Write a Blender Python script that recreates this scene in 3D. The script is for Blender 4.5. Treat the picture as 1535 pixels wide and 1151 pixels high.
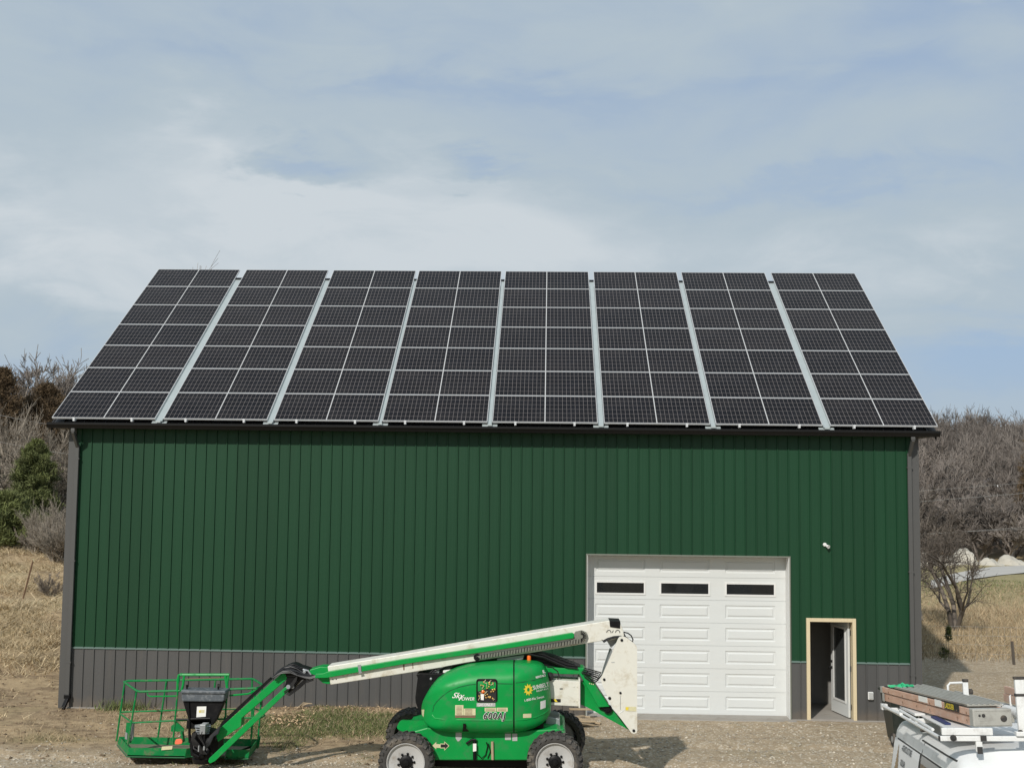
import bpy, bmesh, math, random
import numpy as np
from mathutils import Vector, Matrix
from mathutils.bvhtree import BVHTree
R=math.radians
S=bpy.context.scene
for o in list(bpy.data.objects): bpy.data.objects.remove(o)
C=S.collection
random.seed(7); rng=np.random.default_rng(7)
# ------------------------------------------------------------ camera
CP=Vector((10.403,-25.9265,4.8909)); YAW,PIT,ROL,FPX=-0.0302,0.0823,0.0113,1799.7
fw=Vector((math.sin(YAW)*math.cos(PIT),math.cos(YAW)*math.cos(PIT),math.sin(PIT)))
r0=Vector((math.cos(YAW),-math.sin(YAW),0)); u0=r0.cross(fw)
rt=r0*math.cos(ROL)+u0*math.sin(ROL); up=-r0*math.sin(ROL)+u0*math.cos(ROL)
cd=bpy.data.cameras.new('camera'); cam=bpy.data.objects.new('camera',cd); C.objects.link(cam)
cd.sensor_width=36; cd.sensor_fit='HORIZONTAL'; cd.lens=FPX/1535*36; cd.clip_start=.1; cd.clip_end=4000
m=Matrix((rt,up,-fw)).transposed().to_4x4(); m.translation=CP; cam.matrix_world=m
S.camera=cam
def ray(x,y): return fw+rt*((x-767.5)/FPX)-up*((y-575.5)/FPX)
def P(x,y,Y):                      # world point seen at a photo pixel, on the plane at depth Y
    d=ray(x,y); return CP+d*((Y-CP.y)/d.y)
# ------------------------------------------------------------ world, sun, exposure
SUN=Vector((-.42,-1,.8)).normalized()
el=math.asin(SUN.z); az=math.atan2(SUN.x,SUN.y)
sl=bpy.data.lights.new('sun','SUN'); sl.energy=3.5; sl.angle=R(1.0); sl.color=(1,.95,.88)
so=bpy.data.objects.new('sun',sl); C.objects.link(so); so.rotation_euler=SUN.to_track_quat('Z','Y').to_euler()
S.view_settings.view_transform='Standard'; S.view_settings.look='None'; S.view_settings.exposure=0; S.view_settings.gamma=1
W=bpy.data.worlds.new('World'); S.world=W; W.use_nodes=True
nt=W.node_tree; nt.nodes.clear()
class NT:
    def __init__(s,t): s.t=t
    def n(s,ty,**k):
        o=s.t.nodes.new(ty)
        for a,v in k.items():
            if a.startswith('i_'):
                key=a[2:]; key=int(key) if key.isdigit() else key.replace('_',' ')
                s.put(o.inputs[key],v)
            else: setattr(o,a,v)
        return o
    def put(s,inp,v):
        if isinstance(v,bpy.types.NodeSocket): s.t.links.new(v,inp)
        else: inp.default_value=v
    def m(s,op,a,b=0,c=None,clamp=False):
        o=s.n('ShaderNodeMath',operation=op,use_clamp=clamp); s.put(o.inputs[0],a); s.put(o.inputs[1],b)
        if c is not None: s.put(o.inputs[2],c)
        return o.outputs[0]
    def mix(s,f,a,b,bt='MIX'):
        o=s.n('ShaderNodeMix',data_type='RGBA',blend_type=bt); s.put(o.inputs[0],f)
        for i,v in ((6,a),(7,b)):
            if not isinstance(v,bpy.types.NodeSocket) and len(v)==3: v=(*v,1)
            s.put(o.inputs[i],v)
        return o.outputs[2]
    def noise(s,vec,scale,detail=4,rough=.55,dist=0):
        o=s.n('ShaderNodeTexNoise'); s.put(o.inputs['Vector'],vec); o.inputs['Scale'].default_value=scale
        o.inputs['Detail'].default_value=detail; o.inputs['Roughness'].default_value=rough; o.inputs['Distortion'].default_value=dist
        return o.outputs[0]
    def ramp(s,f,a,b): # smooth 0..1 between a and b
        o=s.n('ShaderNodeMapRange',interpolation_type='SMOOTHSTEP'); s.put(o.inputs[0],f); o.inputs[1].default_value=a; o.inputs[2].default_value=b
        return o.outputs[0]
w=NT(nt)
sky=w.n('ShaderNodeTexSky',sky_type='NISHITA',sun_disc=False,sun_elevation=el,sun_rotation=az,air_density=1.1,dust_density=1.5)
tc=w.n('ShaderNodeTexCoord').outputs['Generated']
sx=w.n('ShaderNodeSeparateXYZ',i_0=tc)
AZ=w.m('ARCTAN2',sx.outputs[0],sx.outputs[1]); EL=w.m('ARCSINE',sx.outputs[2])
def azel(x,y):
    d=ray(x,y).normalized(); return math.atan2(d.x,d.y),math.asin(d.z)
cv=w.n('ShaderNodeCombineXYZ',i_0=w.m('MULTIPLY',AZ,1.0),i_1=w.m('MULTIPLY',EL,2.6),i_2=.3).outputs[0]
big=w.noise(cv,3.2,7,.52,.5); fine=w.noise(cv,9,7,.58,.9)
cov=w.m('ADD',w.m('ADD',w.m('MULTIPLY',big,.55),w.m('MULTIPLY',fine,.22)),.13)
def blob(x,y,sx_,sy_,amp,acc):
    a,e=azel(x,y); wx=sx_/FPX; wy=sy_/FPX
    q=w.m('ADD',w.m('POWER',w.m('DIVIDE',w.m('ADD',w.m('SUBTRACT',AZ,a),WX),wx),2),w.m('POWER',w.m('DIVIDE',w.m('ADD',w.m('SUBTRACT',EL,e),WY),wy),2))
    return w.m('ADD',acc,w.m('MULTIPLY',w.m('EXPONENT',w.m('MULTIPLY',q,-1)),amp))
wv=w.noise(cv,5,6,.6); wv2=w.noise(w.n('ShaderNodeVectorMath',operation='ADD',i_0=cv,i_1=(5.2,1.7,3.1)).outputs[0],5,6,.6)
WX=w.m('ADD',w.m('MULTIPLY',w.m('SUBTRACT',wv,.5),.22),w.m('MULTIPLY',w.m('SUBTRACT',fine,.5),.08)); WY=w.m('ADD',w.m('MULTIPLY',w.m('SUBTRACT',wv2,.5),.11),w.m('MULTIPLY',w.m('SUBTRACT',fine,.5),.06))
acc=cov
for b in [(350,420,560,150,.13),(1500,0,260,45,-.16),(610,345,330,85,.21),(250,330,240,120,.10),(120,300,170,90,.10),(785,280,70,22,.10),(640,255,60,30,.10),(1480,350,170,60,.16),(1380,470,200,70,.06),(300,200,120,60,.05),
          (430,245,120,22,-.28),(750,262,110,14,-.22),(1200,272,320,18,-.11),(285,200,40,50,.10),(1500,545,190,55,-.34),(600,140,500,25,-.10),(60,480,90,60,-.12),(850,150,900,60,-.03),(20,560,160,60,-.14),(1450,120,300,40,-.08)]:
    acc=blob(*b,acc)
cm=w.ramp(acc,.18,.60)
hi=w.m('MULTIPLY',w.ramp(acc,.54,.78),w.m('ADD',.55,w.m('MULTIPLY',w.ramp(w.noise(cv,6,8,.6,.6),.30,.62),.55)))
cloud=w.mix(hi,(4.75,5.65,6.35),(6.35,6.95,7.4))
skyc=w.mix(.7,sky.outputs[0],(3.4,4.7,7.0))
col=w.mix(cm,skyc,cloud)
bg=w.n('ShaderNodeBackground',i_0=col,i_1=.095)
nt.links.new(bg.outputs[0],w.n('ShaderNodeOutputWorld').inputs[0])
# ------------------------------------------------------------ helpers
def tag(o,label=None,cat=None,group=None,kind=None):
    if label: o['label']=label
    if cat: o['category']=cat
    if group: o['group']=group
    if kind: o['kind']=kind
    return o
def empty(name,loc=(0,0,0),label=None,cat=None,group=None):
    o=bpy.data.objects.new(name,None); C.objects.link(o); o.location=loc; o.empty_display_size=.2
    return tag(o,label,cat,group)
class MB:
    def __init__(s): s.v=[]; s.f=[]
    def add(s,vs,fs):
        n=len(s.v); s.v+= [tuple(q) for q in vs]; s.f+= [tuple(i+n for i in q) for q in fs]; return s
    def box(s,a,b,rot=None,cen=None):
        x0,y0,z0=a; x1,y1,z1=b
        vs=[Vector(q) for q in ((x0,y0,z0),(x1,y0,z0),(x1,y1,z0),(x0,y1,z0),(x0,y0,z1),(x1,y0,z1),(x1,y1,z1),(x0,y1,z1))]
        if rot is not None:
            c=Vector(cen) if cen is not None else Vector(((x0+x1)/2,(y0+y1)/2,(z0+z1)/2)); vs=[rot@(q-c)+c for q in vs]
        return s.add(vs,[(0,3,2,1),(4,5,6,7),(0,1,5,4),(1,2,6,5),(2,3,7,6),(3,0,4,7)])
    def prism(s,pts,off):                 # polygon (3D) extruded by vector off
        n=len(pts); pts=[Vector(p) for p in pts]; off=Vector(off)
        return s.add(pts+[p+off for p in pts],[tuple(range(n)),tuple(range(2*n-1,n-1,-1))]+[(i,(i+1)%n,n+(i+1)%n,n+i)[::-1] for i in range(n)])
    def bar(s,a,b,w_,h,upv=(0,0,1)):      # rectangular bar
        a=Vector(a); b=Vector(b); d=(b-a).normalized(); sd=d.cross(Vector(upv))
        if sd.length<1e-4: sd=d.cross(Vector((1,0,0)))
        sd.normalize(); u=sd.cross(d)
        q=[sd*sx_*w_/2+u*sz*h/2 for sx_,sz in ((-1,-1),(1,-1),(1,1),(-1,1))]
        return s.add([a+k for k in q]+[b+k for k in q],[(0,1,2,3),(7,6,5,4),(0,4,5,1),(1,5,6,2),(2,6,7,3),(3,7,4,0)])
    def tube(s,pts,r,n=8,caps=True):
        pts=[Vector(p) for p in pts]; rs=r if hasattr(r,'__len__') else [r]*len(pts); N=len(s.v); prev=None
        for i,p in enumerate(pts):
            d=(pts[min(i+1,len(pts)-1)]-pts[max(i-1,0)]).normalized()
            if prev is None: a=d.orthogonal().normalized()
            else: a=(prev-d*prev.dot(d)).normalized()
            prev=a; b=d.cross(a)
            for k in range(n):
                t=2*math.pi*k/n; s.v.append(tuple(p+(a*math.cos(t)+b*math.sin(t))*rs[i]))
        for i in range(len(pts)-1):
            for k in range(n):
                k2=(k+1)%n; s.f.append((N+i*n+k,N+i*n+k2,N+(i+1)*n+k2,N+(i+1)*n+k))
        if caps:
            s.f.append(tuple(N+k for k in range(n))[::-1]); s.f.append(tuple(N+(len(pts)-1)*n+k for k in range(n)))
        return s
    def lathe(s,c,axis,prof,n=32,ring=False):        # prof: list of (along axis, radius)
        c=Vector(c); ax=Vector(axis).normalized(); a=ax.orthogonal().normalized(); b=ax.cross(a); N=len(s.v)
        for h,r in prof:
            for k in range(n):
                t=2*math.pi*k/n; s.v.append(tuple(c+ax*h+(a*math.cos(t)+b*math.sin(t))*r))
        for i in range(len(prof)-1):
            for k in range(n):
                k2=(k+1)%n; s.f.append((N+i*n+k,N+i*n+k2,N+(i+1)*n+k2,N+(i+1)*n+k))
        if ring:
            m_=(len(prof)-1)*n
            for k in range(n): s.f.append((N+m_+k,N+m_+(k+1)%n,N+(k+1)%n,N+k))
            return s
        if prof[0][1]>1e-4: s.f.append(tuple(N+k for k in range(n))[::-1])
        if prof[-1][1]>1e-4: s.f.append(tuple(N+(len(prof)-1)*n+k for k in range(n)))
        return s
    def grid(s,fn,nu,nv):
        N=len(s.v)
        for j in range(nv+1):
            for i in range(nu+1): s.v.append(tuple(fn(i/nu,j/nv)))
        for j in range(nv):
            for i in range(nu):
                a=N+j*(nu+1)+i; s.f.append((a,a+1,a+nu+2,a+nu+1))
        return s
    def build(s,name,mat,parent=None,smooth=False,bevel=0,flat_angle=35,seg=2,local=False):
        me=bpy.data.meshes.new(name); me.from_pydata([tuple(v) for v in s.v],[],s.f); me.validate(); me.update()
        if mat: me.materials.append(mat)
        bm=bmesh.new(); bm.from_mesh(me); bmesh.ops.recalc_face_normals(bm,faces=bm.faces)
        if smooth:
            for f in bm.faces: f.smooth=True
            lim=R(flat_angle)
            for e in bm.edges:
                if len(e.link_faces)==2 and e.calc_face_angle(0)>lim: e.smooth=False
        bm.to_mesh(me); bm.free()
        o=bpy.data.objects.new(name,me); C.objects.link(o)
        if bevel:
            md=o.modifiers.new('bevel','BEVEL'); md.width=bevel; md.segments=seg; md.limit_method='ANGLE'; md.angle_limit=R(40)
        if parent:
            o.parent=parent
            if not local: bpy_parent_fix(o,parent)
        return o
def bpy_parent_fix(o,p):             # shapes are modelled in world space; store them relative to their thing's base
    while p.parent: p=p.parent
    o.data.transform(Matrix.Translation(-p.location))
def np_mesh(name,V,F,mat,parent=None,smooth=False,attrs=None):
    V=np.asarray(V,np.float32); F=np.asarray(F,np.int32); k=F.shape[1]
    me=bpy.data.meshes.new(name); me.vertices.add(len(V)); me.vertices.foreach_set('co',V.ravel())
    me.loops.add(F.size); me.loops.foreach_set('vertex_index',F.ravel())
    me.polygons.add(len(F)); me.polygons.foreach_set('loop_start',np.arange(0,F.size,k,dtype=np.int32)); me.polygons.foreach_set('loop_total',np.full(len(F),k,np.int32))
    if smooth: me.polygons.foreach_set('use_smooth',np.ones(len(F),bool))
    for n_,a in (attrs or {}).items():
        at=me.attributes.new(n_,'FLOAT','POINT'); at.data.foreach_set('value',np.asarray(a,np.float32))
    me.update(calc_edges=True); me.materials.append(mat)
    o=bpy.data.objects.new(name,me); C.objects.link(o)
    if parent: o.parent=parent
    return o
def mat(name,col,rough=.5,metal=0,var=.12,scale=6,bump=0,bscale=60,stretch=(1,1,1),dirt=None,dscale=3,damt=.5,spec=.5,attr=None,sheet=False):
    m_=bpy.data.materials.new(name); m_.use_nodes=True; t=NT(m_.node_tree); b=m_.node_tree.nodes['Principled BSDF']
    tc=t.n('ShaderNodeTexCoord').outputs['Object']
    mp=t.n('ShaderNodeMapping',i_Vector=tc,i_Scale=stretch).outputs[0]
    n=t.noise(mp,scale,5); k=t.m('MULTIPLY_ADD',n,2*var,1-var)
    if attr:
        at=t.n('ShaderNodeAttribute',attribute_name=attr).outputs['Fac']; k=t.m('MULTIPLY',k,t.m('MULTIPLY_ADD',at,1.0,.5))
    c=t.mix(1,(*col,1),(1,1,1,1),'MULTIPLY'); c=t.n('ShaderNodeVectorMath',operation='SCALE',i_0=c,i_Scale=k).outputs[0]
    if sheet:
        sx_=t.n('ShaderNodeSeparateXYZ',i_0=tc); idn=t.m('FLOOR',t.m('DIVIDE',t.m('ADD',sx_.outputs[0],9.145),.9145)); wn=t.n('ShaderNodeTexWhiteNoise',noise_dimensions='1D'); t.put(wn.inputs['W'],idn)
        c=t.n('ShaderNodeVectorMath',operation='SCALE',i_0=c,i_Scale=t.m('MULTIPLY_ADD',wn.outputs['Value'],.14,.93)).outputs[0]
        spl=t.m('MULTIPLY',t.ramp(t.m('ADD',sx_.outputs[2],t.m('MULTIPLY',t.noise(tc,5,5,.6),.5)),.55,.22),.28); c=t.mix(spl,c,(.24,.18,.12))
    if dirt:
        d=t.noise(mp,dscale,8,.65,.3); f=t.m('MULTIPLY',t.ramp(d,.48,.72),damt); c=t.mix(f,c,dirt)
        t.put(b.inputs['Roughness'],t.m('ADD',rough,t.m('MULTIPLY',f,.3)))
    else: b.inputs['Roughness'].default_value=rough
    t.put(b.inputs['Base Color'],c); b.inputs['Metallic'].default_value=metal; b.inputs['Specular IOR Level'].default_value=spec
    if bump:
        bn=t.n('ShaderNodeBump',i_Strength=.6,i_Distance=bump,i_Height=t.noise(mp,bscale,4)); t.put(b.inputs['Normal'],bn.outputs[0])
    return m_
MT={}
def defm(k,*a,**kw): MT[k]=mat(k,*a,**kw)
defm('green_siding',(.0086,.0475,.0205),.45,var=.10,scale=1.5,bump=.0012,bscale=9,stretch=(3,1,.35),spec=.3,sheet=True)
defm('grey_siding',(.080,.080,.079),.45,var=.07,scale=1.5,bump=.001,bscale=9,stretch=(3,1,.4),dirt=(.16,.13,.09),dscale=1.2,damt=.12,sheet=True)
defm('grey_trim',(.080,.080,.078),.45,var=.05)
defm('pale_trim',(.13,.19,.17),.4,var=.05)
defm('door_trim',(.17,.18,.15),.5,var=.05)
defm('dark_gutter',(.008,.008,.008),.4,spec=.25,var=.1)
defm('soffit',(.01,.01,.01),.6)
defm('roof_metal',(.03,.03,.032),.45,var=.1)
defm('door_white',(.62,.64,.63),.45,var=.03,bump=.0006,bscale=120,stretch=(.25,1,2),dirt=(.5,.46,.38),dscale=1.3,damt=.12)
defm('trim_white',(.70,.70,.68),.5,var=.04)
defm('pine_wood',(.62,.52,.34),.65,var=.12,scale=5,stretch=(8,8,.6))
defm('concrete',(.30,.28,.25),.85,var=.15,scale=4,bump=.003,dirt=(.2,.17,.13),damt=.5)
defm('interior_wall',(.24,.235,.22),.8,var=.1)
defm('aluminium',(.62,.64,.65),.45,.1,var=.06,scale=12)
defm('galvanised',(.40,.445,.445),.45,.2,var=.14,scale=5,stretch=(1,.4,1))
defm('black_rubber',(.028,.027,.026),.75,var=.35,scale=10,dirt=(.17,.14,.11),dscale=5,damt=.65)
defm('tyre_rubber',(.050,.047,.044),.8,var=.35,scale=12,bump=.002,dirt=(.22,.19,.15),dscale=4,damt=.8)
defm('rim_grey',(.47,.47,.46),.5,var=.10,scale=6,dirt=(.27,.23,.18),dscale=5,damt=.75)
defm('black_steel',(.006,.006,.007),.45,var=.3,scale=15,dirt=(.05,.045,.04),dscale=9,damt=.18,spec=.2)
defm('lift_green',(.001,.275,.052),.40,var=.14,scale=3,dirt=(.05,.19,.075),dscale=6,damt=.6,spec=.28)
defm('lift_green_worn',(.002,.19,.048),.5,var=.25,scale=9,dirt=(.13,.14,.08),dscale=9,damt=.8,spec=.25)
defm('basket_floor',(.16,.145,.10),.9,var=.3,scale=8,dirt=(.05,.14,.06),dscale=3,damt=.5)
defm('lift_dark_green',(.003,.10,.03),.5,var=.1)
defm('lift_white',(.68,.67,.60),.45,var=.09,scale=5,dirt=(.42,.36,.25),dscale=5,damt=.7)
defm('powertrack',(.20,.205,.17),.55,.2,var=.35,scale=25,dirt=(.05,.05,.045),dscale=18,damt=.7)
defm('console_grey',(.085,.10,.115),.5,var=.25,scale=20,dirt=(.35,.37,.38),dscale=14,damt=.45)
defm('decal_white',(.80,.80,.76),.5,var=.02)
defm('decal_cream',(.62,.58,.36),.55,var=.10,scale=30,dirt=(.3,.27,.16),dscale=60,damt=.4)
defm('decal_grey',(.42,.43,.42),.55,var=.12,scale=40,dirt=(.2,.2,.2),dscale=80,damt=.6)
defm('decal_black',(.012,.012,.012),.5)
defm('decal_yellow',(.75,.58,.04),.5,var=.05)
defm('amber',(.85,.16,.02),.3,var=.05)
defm('red_orange',(.85,.18,.09),.5)
defm('cable_black',(.012,.012,.013),.45,var=.1)
defm('brass',(.45,.28,.08),.4,.6,var=.3,scale=60)
defm('valve_grey',(.33,.35,.36),.4,.4,var=.15)
defm('rust',(.19,.115,.07),.8,var=.3,scale=30)
defm('van_white',(.74,.75,.74),.3,var=.03,dirt=(.5,.49,.46),dscale=2,damt=.35)
defm('van_seam',(.03,.03,.03),.6)
defm('rack_white',(.72,.73,.72),.4,var=.05,dirt=(.35,.33,.3),dscale=12,damt=.4)
defm('fibreglass',(.54,.335,.24),.5,var=.18,scale=7,dirt=(.60,.48,.40),dscale=9,damt=.8)
defm('ladder_cap',(.37,.365,.33),.55,var=.1,scale=12,dirt=(.2,.19,.17),dscale=9,damt=.5)
defm('ladder_alu',(.40,.395,.355),.5,.15,var=.12,scale=5,dirt=(.26,.25,.21),dscale=7,damt=.5)
defm('green_cord',(.03,.45,.20),.55,var=.2,scale=40)
defm('bin_black',(.013,.020,.017),.45,var=.2,dirt=(.09,.08,.07),dscale=5,damt=.25)
defm('bark',(.20,.17,.14),.9,var=.3,scale=6,attr='var')
defm('bark_dark',(.12,.10,.082),.9,var=.3,scale=6,attr='var')
defm('bark_pale',(.27,.235,.19),.9,var=.25,scale=8,attr='var')
defm('bark_wood',(.155,.134,.117),.95,var=.25,scale=.5,attr='var')
defm('needles_rust',(.105,.07,.036),.85,var=.3,scale=2,attr='var')
defm('needles_green',(.125,.145,.048),.8,var=.3,scale=2,attr='var')
defm('needles_dark',(.035,.038,.018),.85,var=.3,scale=2,attr='var')
defm('grass_green',(.125,.15,.048),.8,var=.2,scale=1,attr='var')
defm('grass_dry',(.50,.40,.25),.85,var=.2,scale=1,attr='var')
defm('grass_field',(.36,.275,.17),.85,var=.2,scale=1,attr='var')
defm('dead_leaf',(.42,.30,.18),.85,var=.25,scale=5,attr='var')
defm('pebble',(.40,.36,.29),.85,var=.25,scale=4,attr='var')
defm('gravel_pile',(.46,.43,.365),.9,var=.3,scale=1.2,bump=.2,bscale=3)
defm('road_gravel',(.44,.42,.385),.9,var=.12,scale=.6)
defm('house_white',(.75,.76,.76),.6,var=.03)
defm('house_roof',(.13,.12,.12),.8)
defm('old_wood',(.40,.31,.20),.8,var=.3,scale=6)
defm('wire',(.28,.28,.27),.6)
defm('decal_pale',(.72,.74,.75),.35,var=.05)
defm('film_brown',(.30,.215,.12),.5,var=.3,scale=20)
defm('strap_blue',(.012,.025,.11),.6)
defm('clod',(.22,.16,.10),.95,var=.25,scale=9,attr='var')
def glass(name,col=(.012,.013,.014),rough=.06,spec=.5):
    m_=mat(name,col,rough,var=.3,scale=4,spec=spec); return m_
MT['dark_glass']=glass('dark_glass'); MT['door_glass']=glass('door_glass',(.05,.055,.055),.12)
# solar cell material: half cut cells 24 x 6 with a centre gap, laid out in the panel's own metres
def cell_mat():
    m_=bpy.data.materials.new('solar_cells'); m_.use_nodes=True; t=NT(m_.node_tree); b=m_.node_tree.nodes['Principled BSDF']
    uv=t.n('ShaderNodeAttribute',attribute_name='cell',attribute_type='GEOMETRY')
    s=t.n('ShaderNodeSeparateXYZ',i_0=uv.outputs['Vector']); u,v=s.outputs[0],s.outputs[1]
    def line(c,p,h): # distance to nearest multiple of p
        f=t.m('SUBTRACT',t.m('FRACT',t.m('ADD',t.m('DIVIDE',c,p),.5)),.5); return t.m('LESS_THAN',t.m('MULTIPLY',t.m('ABSOLUTE',f),p),h)
    au=t.m('ABSOLUTE',u)
    l1=line(t.m('SUBTRACT',au,.012),.0915,.0022); l2=line(v,.1825,.0022)
    mid=t.m('LESS_THAN',au,.0065)
    oi=t.n('ShaderNodeObjectInfo').outputs['Random']
    tcx=t.n('ShaderNodeTexCoord').outputs['Object']
    n=t.noise(tcx,2.5,3)
    base=t.mix(oi,(.0055,.0042,.0042),(.0115,.0088,.0082)); base=t.mix(t.m('MULTIPLY',n,.6),base,(.008,.0095,.016))
    
    c=t.mix(t.m('MAXIMUM',l1,l2),base,(.25,.225,.215)); c=t.mix(mid,c,(.60,.62,.62))
    dust=t.noise(tcx,1.1,6,.6); c=t.mix(t.m('MULTIPLY',t.ramp(dust,.45,.75),.025),c,(.3,.27,.24))
    t.put(b.inputs['Base Color'],c); b.inputs['Roughness'].default_value=.22; b.inputs['Specular IOR Level'].default_value=.09
    return m_
MT['cells']=cell_mat()
def text_polys(body,size,shear=0,offset=0,spacing=1.0,align='LEFT'):
    cu=bpy.data.curves.new('t','FONT'); cu.body=body; cu.size=size; cu.shear=shear; cu.offset=offset; cu.space_character=spacing; cu.align_x=align; cu.fill_mode='FRONT'; cu.resolution_u=3
    o=bpy.data.objects.new('t',cu); C.objects.link(o); dg=bpy.context.evaluated_depsgraph_get(); me=o.evaluated_get(dg).to_mesh()
    V=[v.co.copy() for v in me.vertices]; F=[tuple(p.vertices) for p in me.polygons]; o.evaluated_get(dg).to_mesh_clear(); bpy.data.objects.remove(o); bpy.data.curves.remove(cu)
    return V,F
def put_text(mb,body,size,org,ux,uy,nrm=None,proj=None,**kw):
    V,F=text_polys(body,size,**kw); org=Vector(org); ux=Vector(ux); uy=Vector(uy); out=[]
    for v in V:
        p=org+ux*v.x+uy*v.y
        if proj: p=proj(p)
        out.append(p)
    mb.add(out,F); return mb
# ------------------------------------------------------------ terrain
def sst(a,b,x): t=np.clip((x-a)/(b-a),0,1); return t*t*(3-2*t)
_G=[rng.random((64,64)) for _ in range(6)]
def vn(x,y,s,k=0):
    g=_G[k]; x=np.asarray(x,float)/s; y=np.asarray(y,float)/s; xi=np.floor(x).astype(int); yi=np.floor(y).astype(int); fx=x-xi; fy=y-yi; fx=fx*fx*(3-2*fx); fy=fy*fy*(3-2*fy)
    a=g[xi%64,yi%64]; b=g[(xi+1)%64,yi%64]; c=g[xi%64,(yi+1)%64]; d=g[(xi+1)%64,(yi+1)%64]
    return (a*(1-fx)+b*fx)*(1-fy)+(c*(1-fx)+d*fx)*fy-.5
def fb(x,y,s,o=3,k=0): 
    r=0; a=1
    for i in range(o): r=r+a*vn(x,y,s,(k+i)%6); s*=.5; a*=.5
    return r
def H0(x,y):
    x=np.asarray(x,float); y=np.asarray(y,float)
    z=np.zeros(np.broadcast(x,y).shape)
    z=z+np.clip(-9.6-y,0,5.6)*.100+np.clip(-15.2-y,0,30)*.255*(y>-60)      # slope up to the photographer
    lw=sst(1.5,-4,x)*sst(-3,5,y)
    z=z+lw*(np.clip(y-1.0,0,17)*.115+np.clip(y-18,0,200)*.045)             # bank on the left
    f=sst(-6,-20,x)*sst(14,34,y); z=z+f*2.0
    dd=y-64
    z=z+np.clip(dd,0,150)*.085*sst(-30,10,x)
    z=z+.14*np.exp(-((x-6.0)/3.0)**2)*np.exp(-((y+.1)/1.6)**2)*(y<.5)       # soil heaped against the wall
    inside=(x>.05)&(x<18.24)&(y>-.02)&(y<11.6)
    z=np.where(inside,-.12,z)
    return z
def H(x,y):
    x=np.asarray(x,float); y=np.asarray(y,float)
    z=H0(x,y)
    amp=np.where((x>0.05)&(x<18.24)&(y>-.02)&(y<11.6),0,1)*(1-.6*sst(-.6,0,y)*((x>-.2)&(x<18.5)&(y<.1)))
    near=fb(x,y,1.3,4,0)*.045+fb(x,y,.22,3,2)*.022
    far=fb(x,y,9,3,1)*.35*sst(16,40,np.hypot(x-9,y+5))
    bank=sst(1.0,-4,x)*sst(2,6,y)*(fb(x,y,1.8,4,3)*.35)
    rut=-.075*np.exp(-((y+4.35+.15*np.sin(x*.5))/.22)**2)-.05*np.exp(-((y+2.75+.1*np.sin(x*.7))/.16)**2)*sst(9,12,x)
    return z+amp*(near+far+bank+rut)-.012
def hh(x,y): return float(H(np.array([x]),np.array([y]))[0])
def axis_pts(lo,hi,step,far_lo,far_hi,g=1.13):
    a=list(np.arange(lo,hi+1e-6,step)); s=step; q=a[-1]
    while q<far_hi: s*=g; q+=s; a.append(q)
    s=step; q=a[0]; pre=[]
    while q>far_lo: s*=g; q-=s; pre.append(q)
    return np.array(pre[::-1]+a)
gx=axis_pts(-4,22,.065,-1500,1500,1.09); gy=axis_pts(-9.0,1.0,.05,-400,2500,1.06)
X,Y=np.meshgrid(gx,gy); Z=H(X,Y)
nx,ny=len(gx),len(gy); idx=np.arange(nx*ny).reshape(ny,nx)
F=np.stack([idx[:-1,:-1],idx[:-1,1:],idx[1:,1:],idx[1:,:-1]],-1).reshape(-1,4)
def grassw(x,y):      # patchy green grass by the wall
    g=np.exp(-(((x-5.9)/1.9)**2+((y+1.75)/1.15)**2)**1.4)*1.25+.9*np.exp(-(((x-1.2)/.8)**2+((y+3.0)/.35)**2))
    g=g+.9*np.exp(-(((x-2.2)/.7)**2+((y+1.2)/.3)**2))+.5*np.exp(-(((x-8.5)/1.2)**2+((y+2.6)/.7)**2))+1.1*np.exp(-(((x-1.5)/.7)**2+((y+.25)/.3)**2))
    return np.clip(g+fb(x,y,.8,4,4)*.75-.12,0,1)*(np.asarray(y)<.1)
def dryw(x,y):
    d=sst(0,-2.5,x)*sst(3.2,6,y)*np.clip(.6+fb(x,y,2.2,4,1)*2.4,0,1)+sst(9.0,11.5,y)*sst(19,20.5,x)*(1-sst(62,68,y))
    e=sst(2.2,-.5,x)*sst(-5.6,-6.8,y)
    return np.clip(d+e*.8+fb(x,y,1.5,3,5)*.5*(d+e>.1),0,1)
def gravw(x,y):
    return np.clip(sst(9.5,12,x)*sst(12,9.5,y)+sst(-3.3,-4.6,y+.35*fb(x,y,2,2,1)),0,1)
xf,yf=X.ravel(),Y.ravel()
def fieldgreen(x,y): return sst(24,34,y)*sst(58,46,y)*sst(20,25,x)
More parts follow.
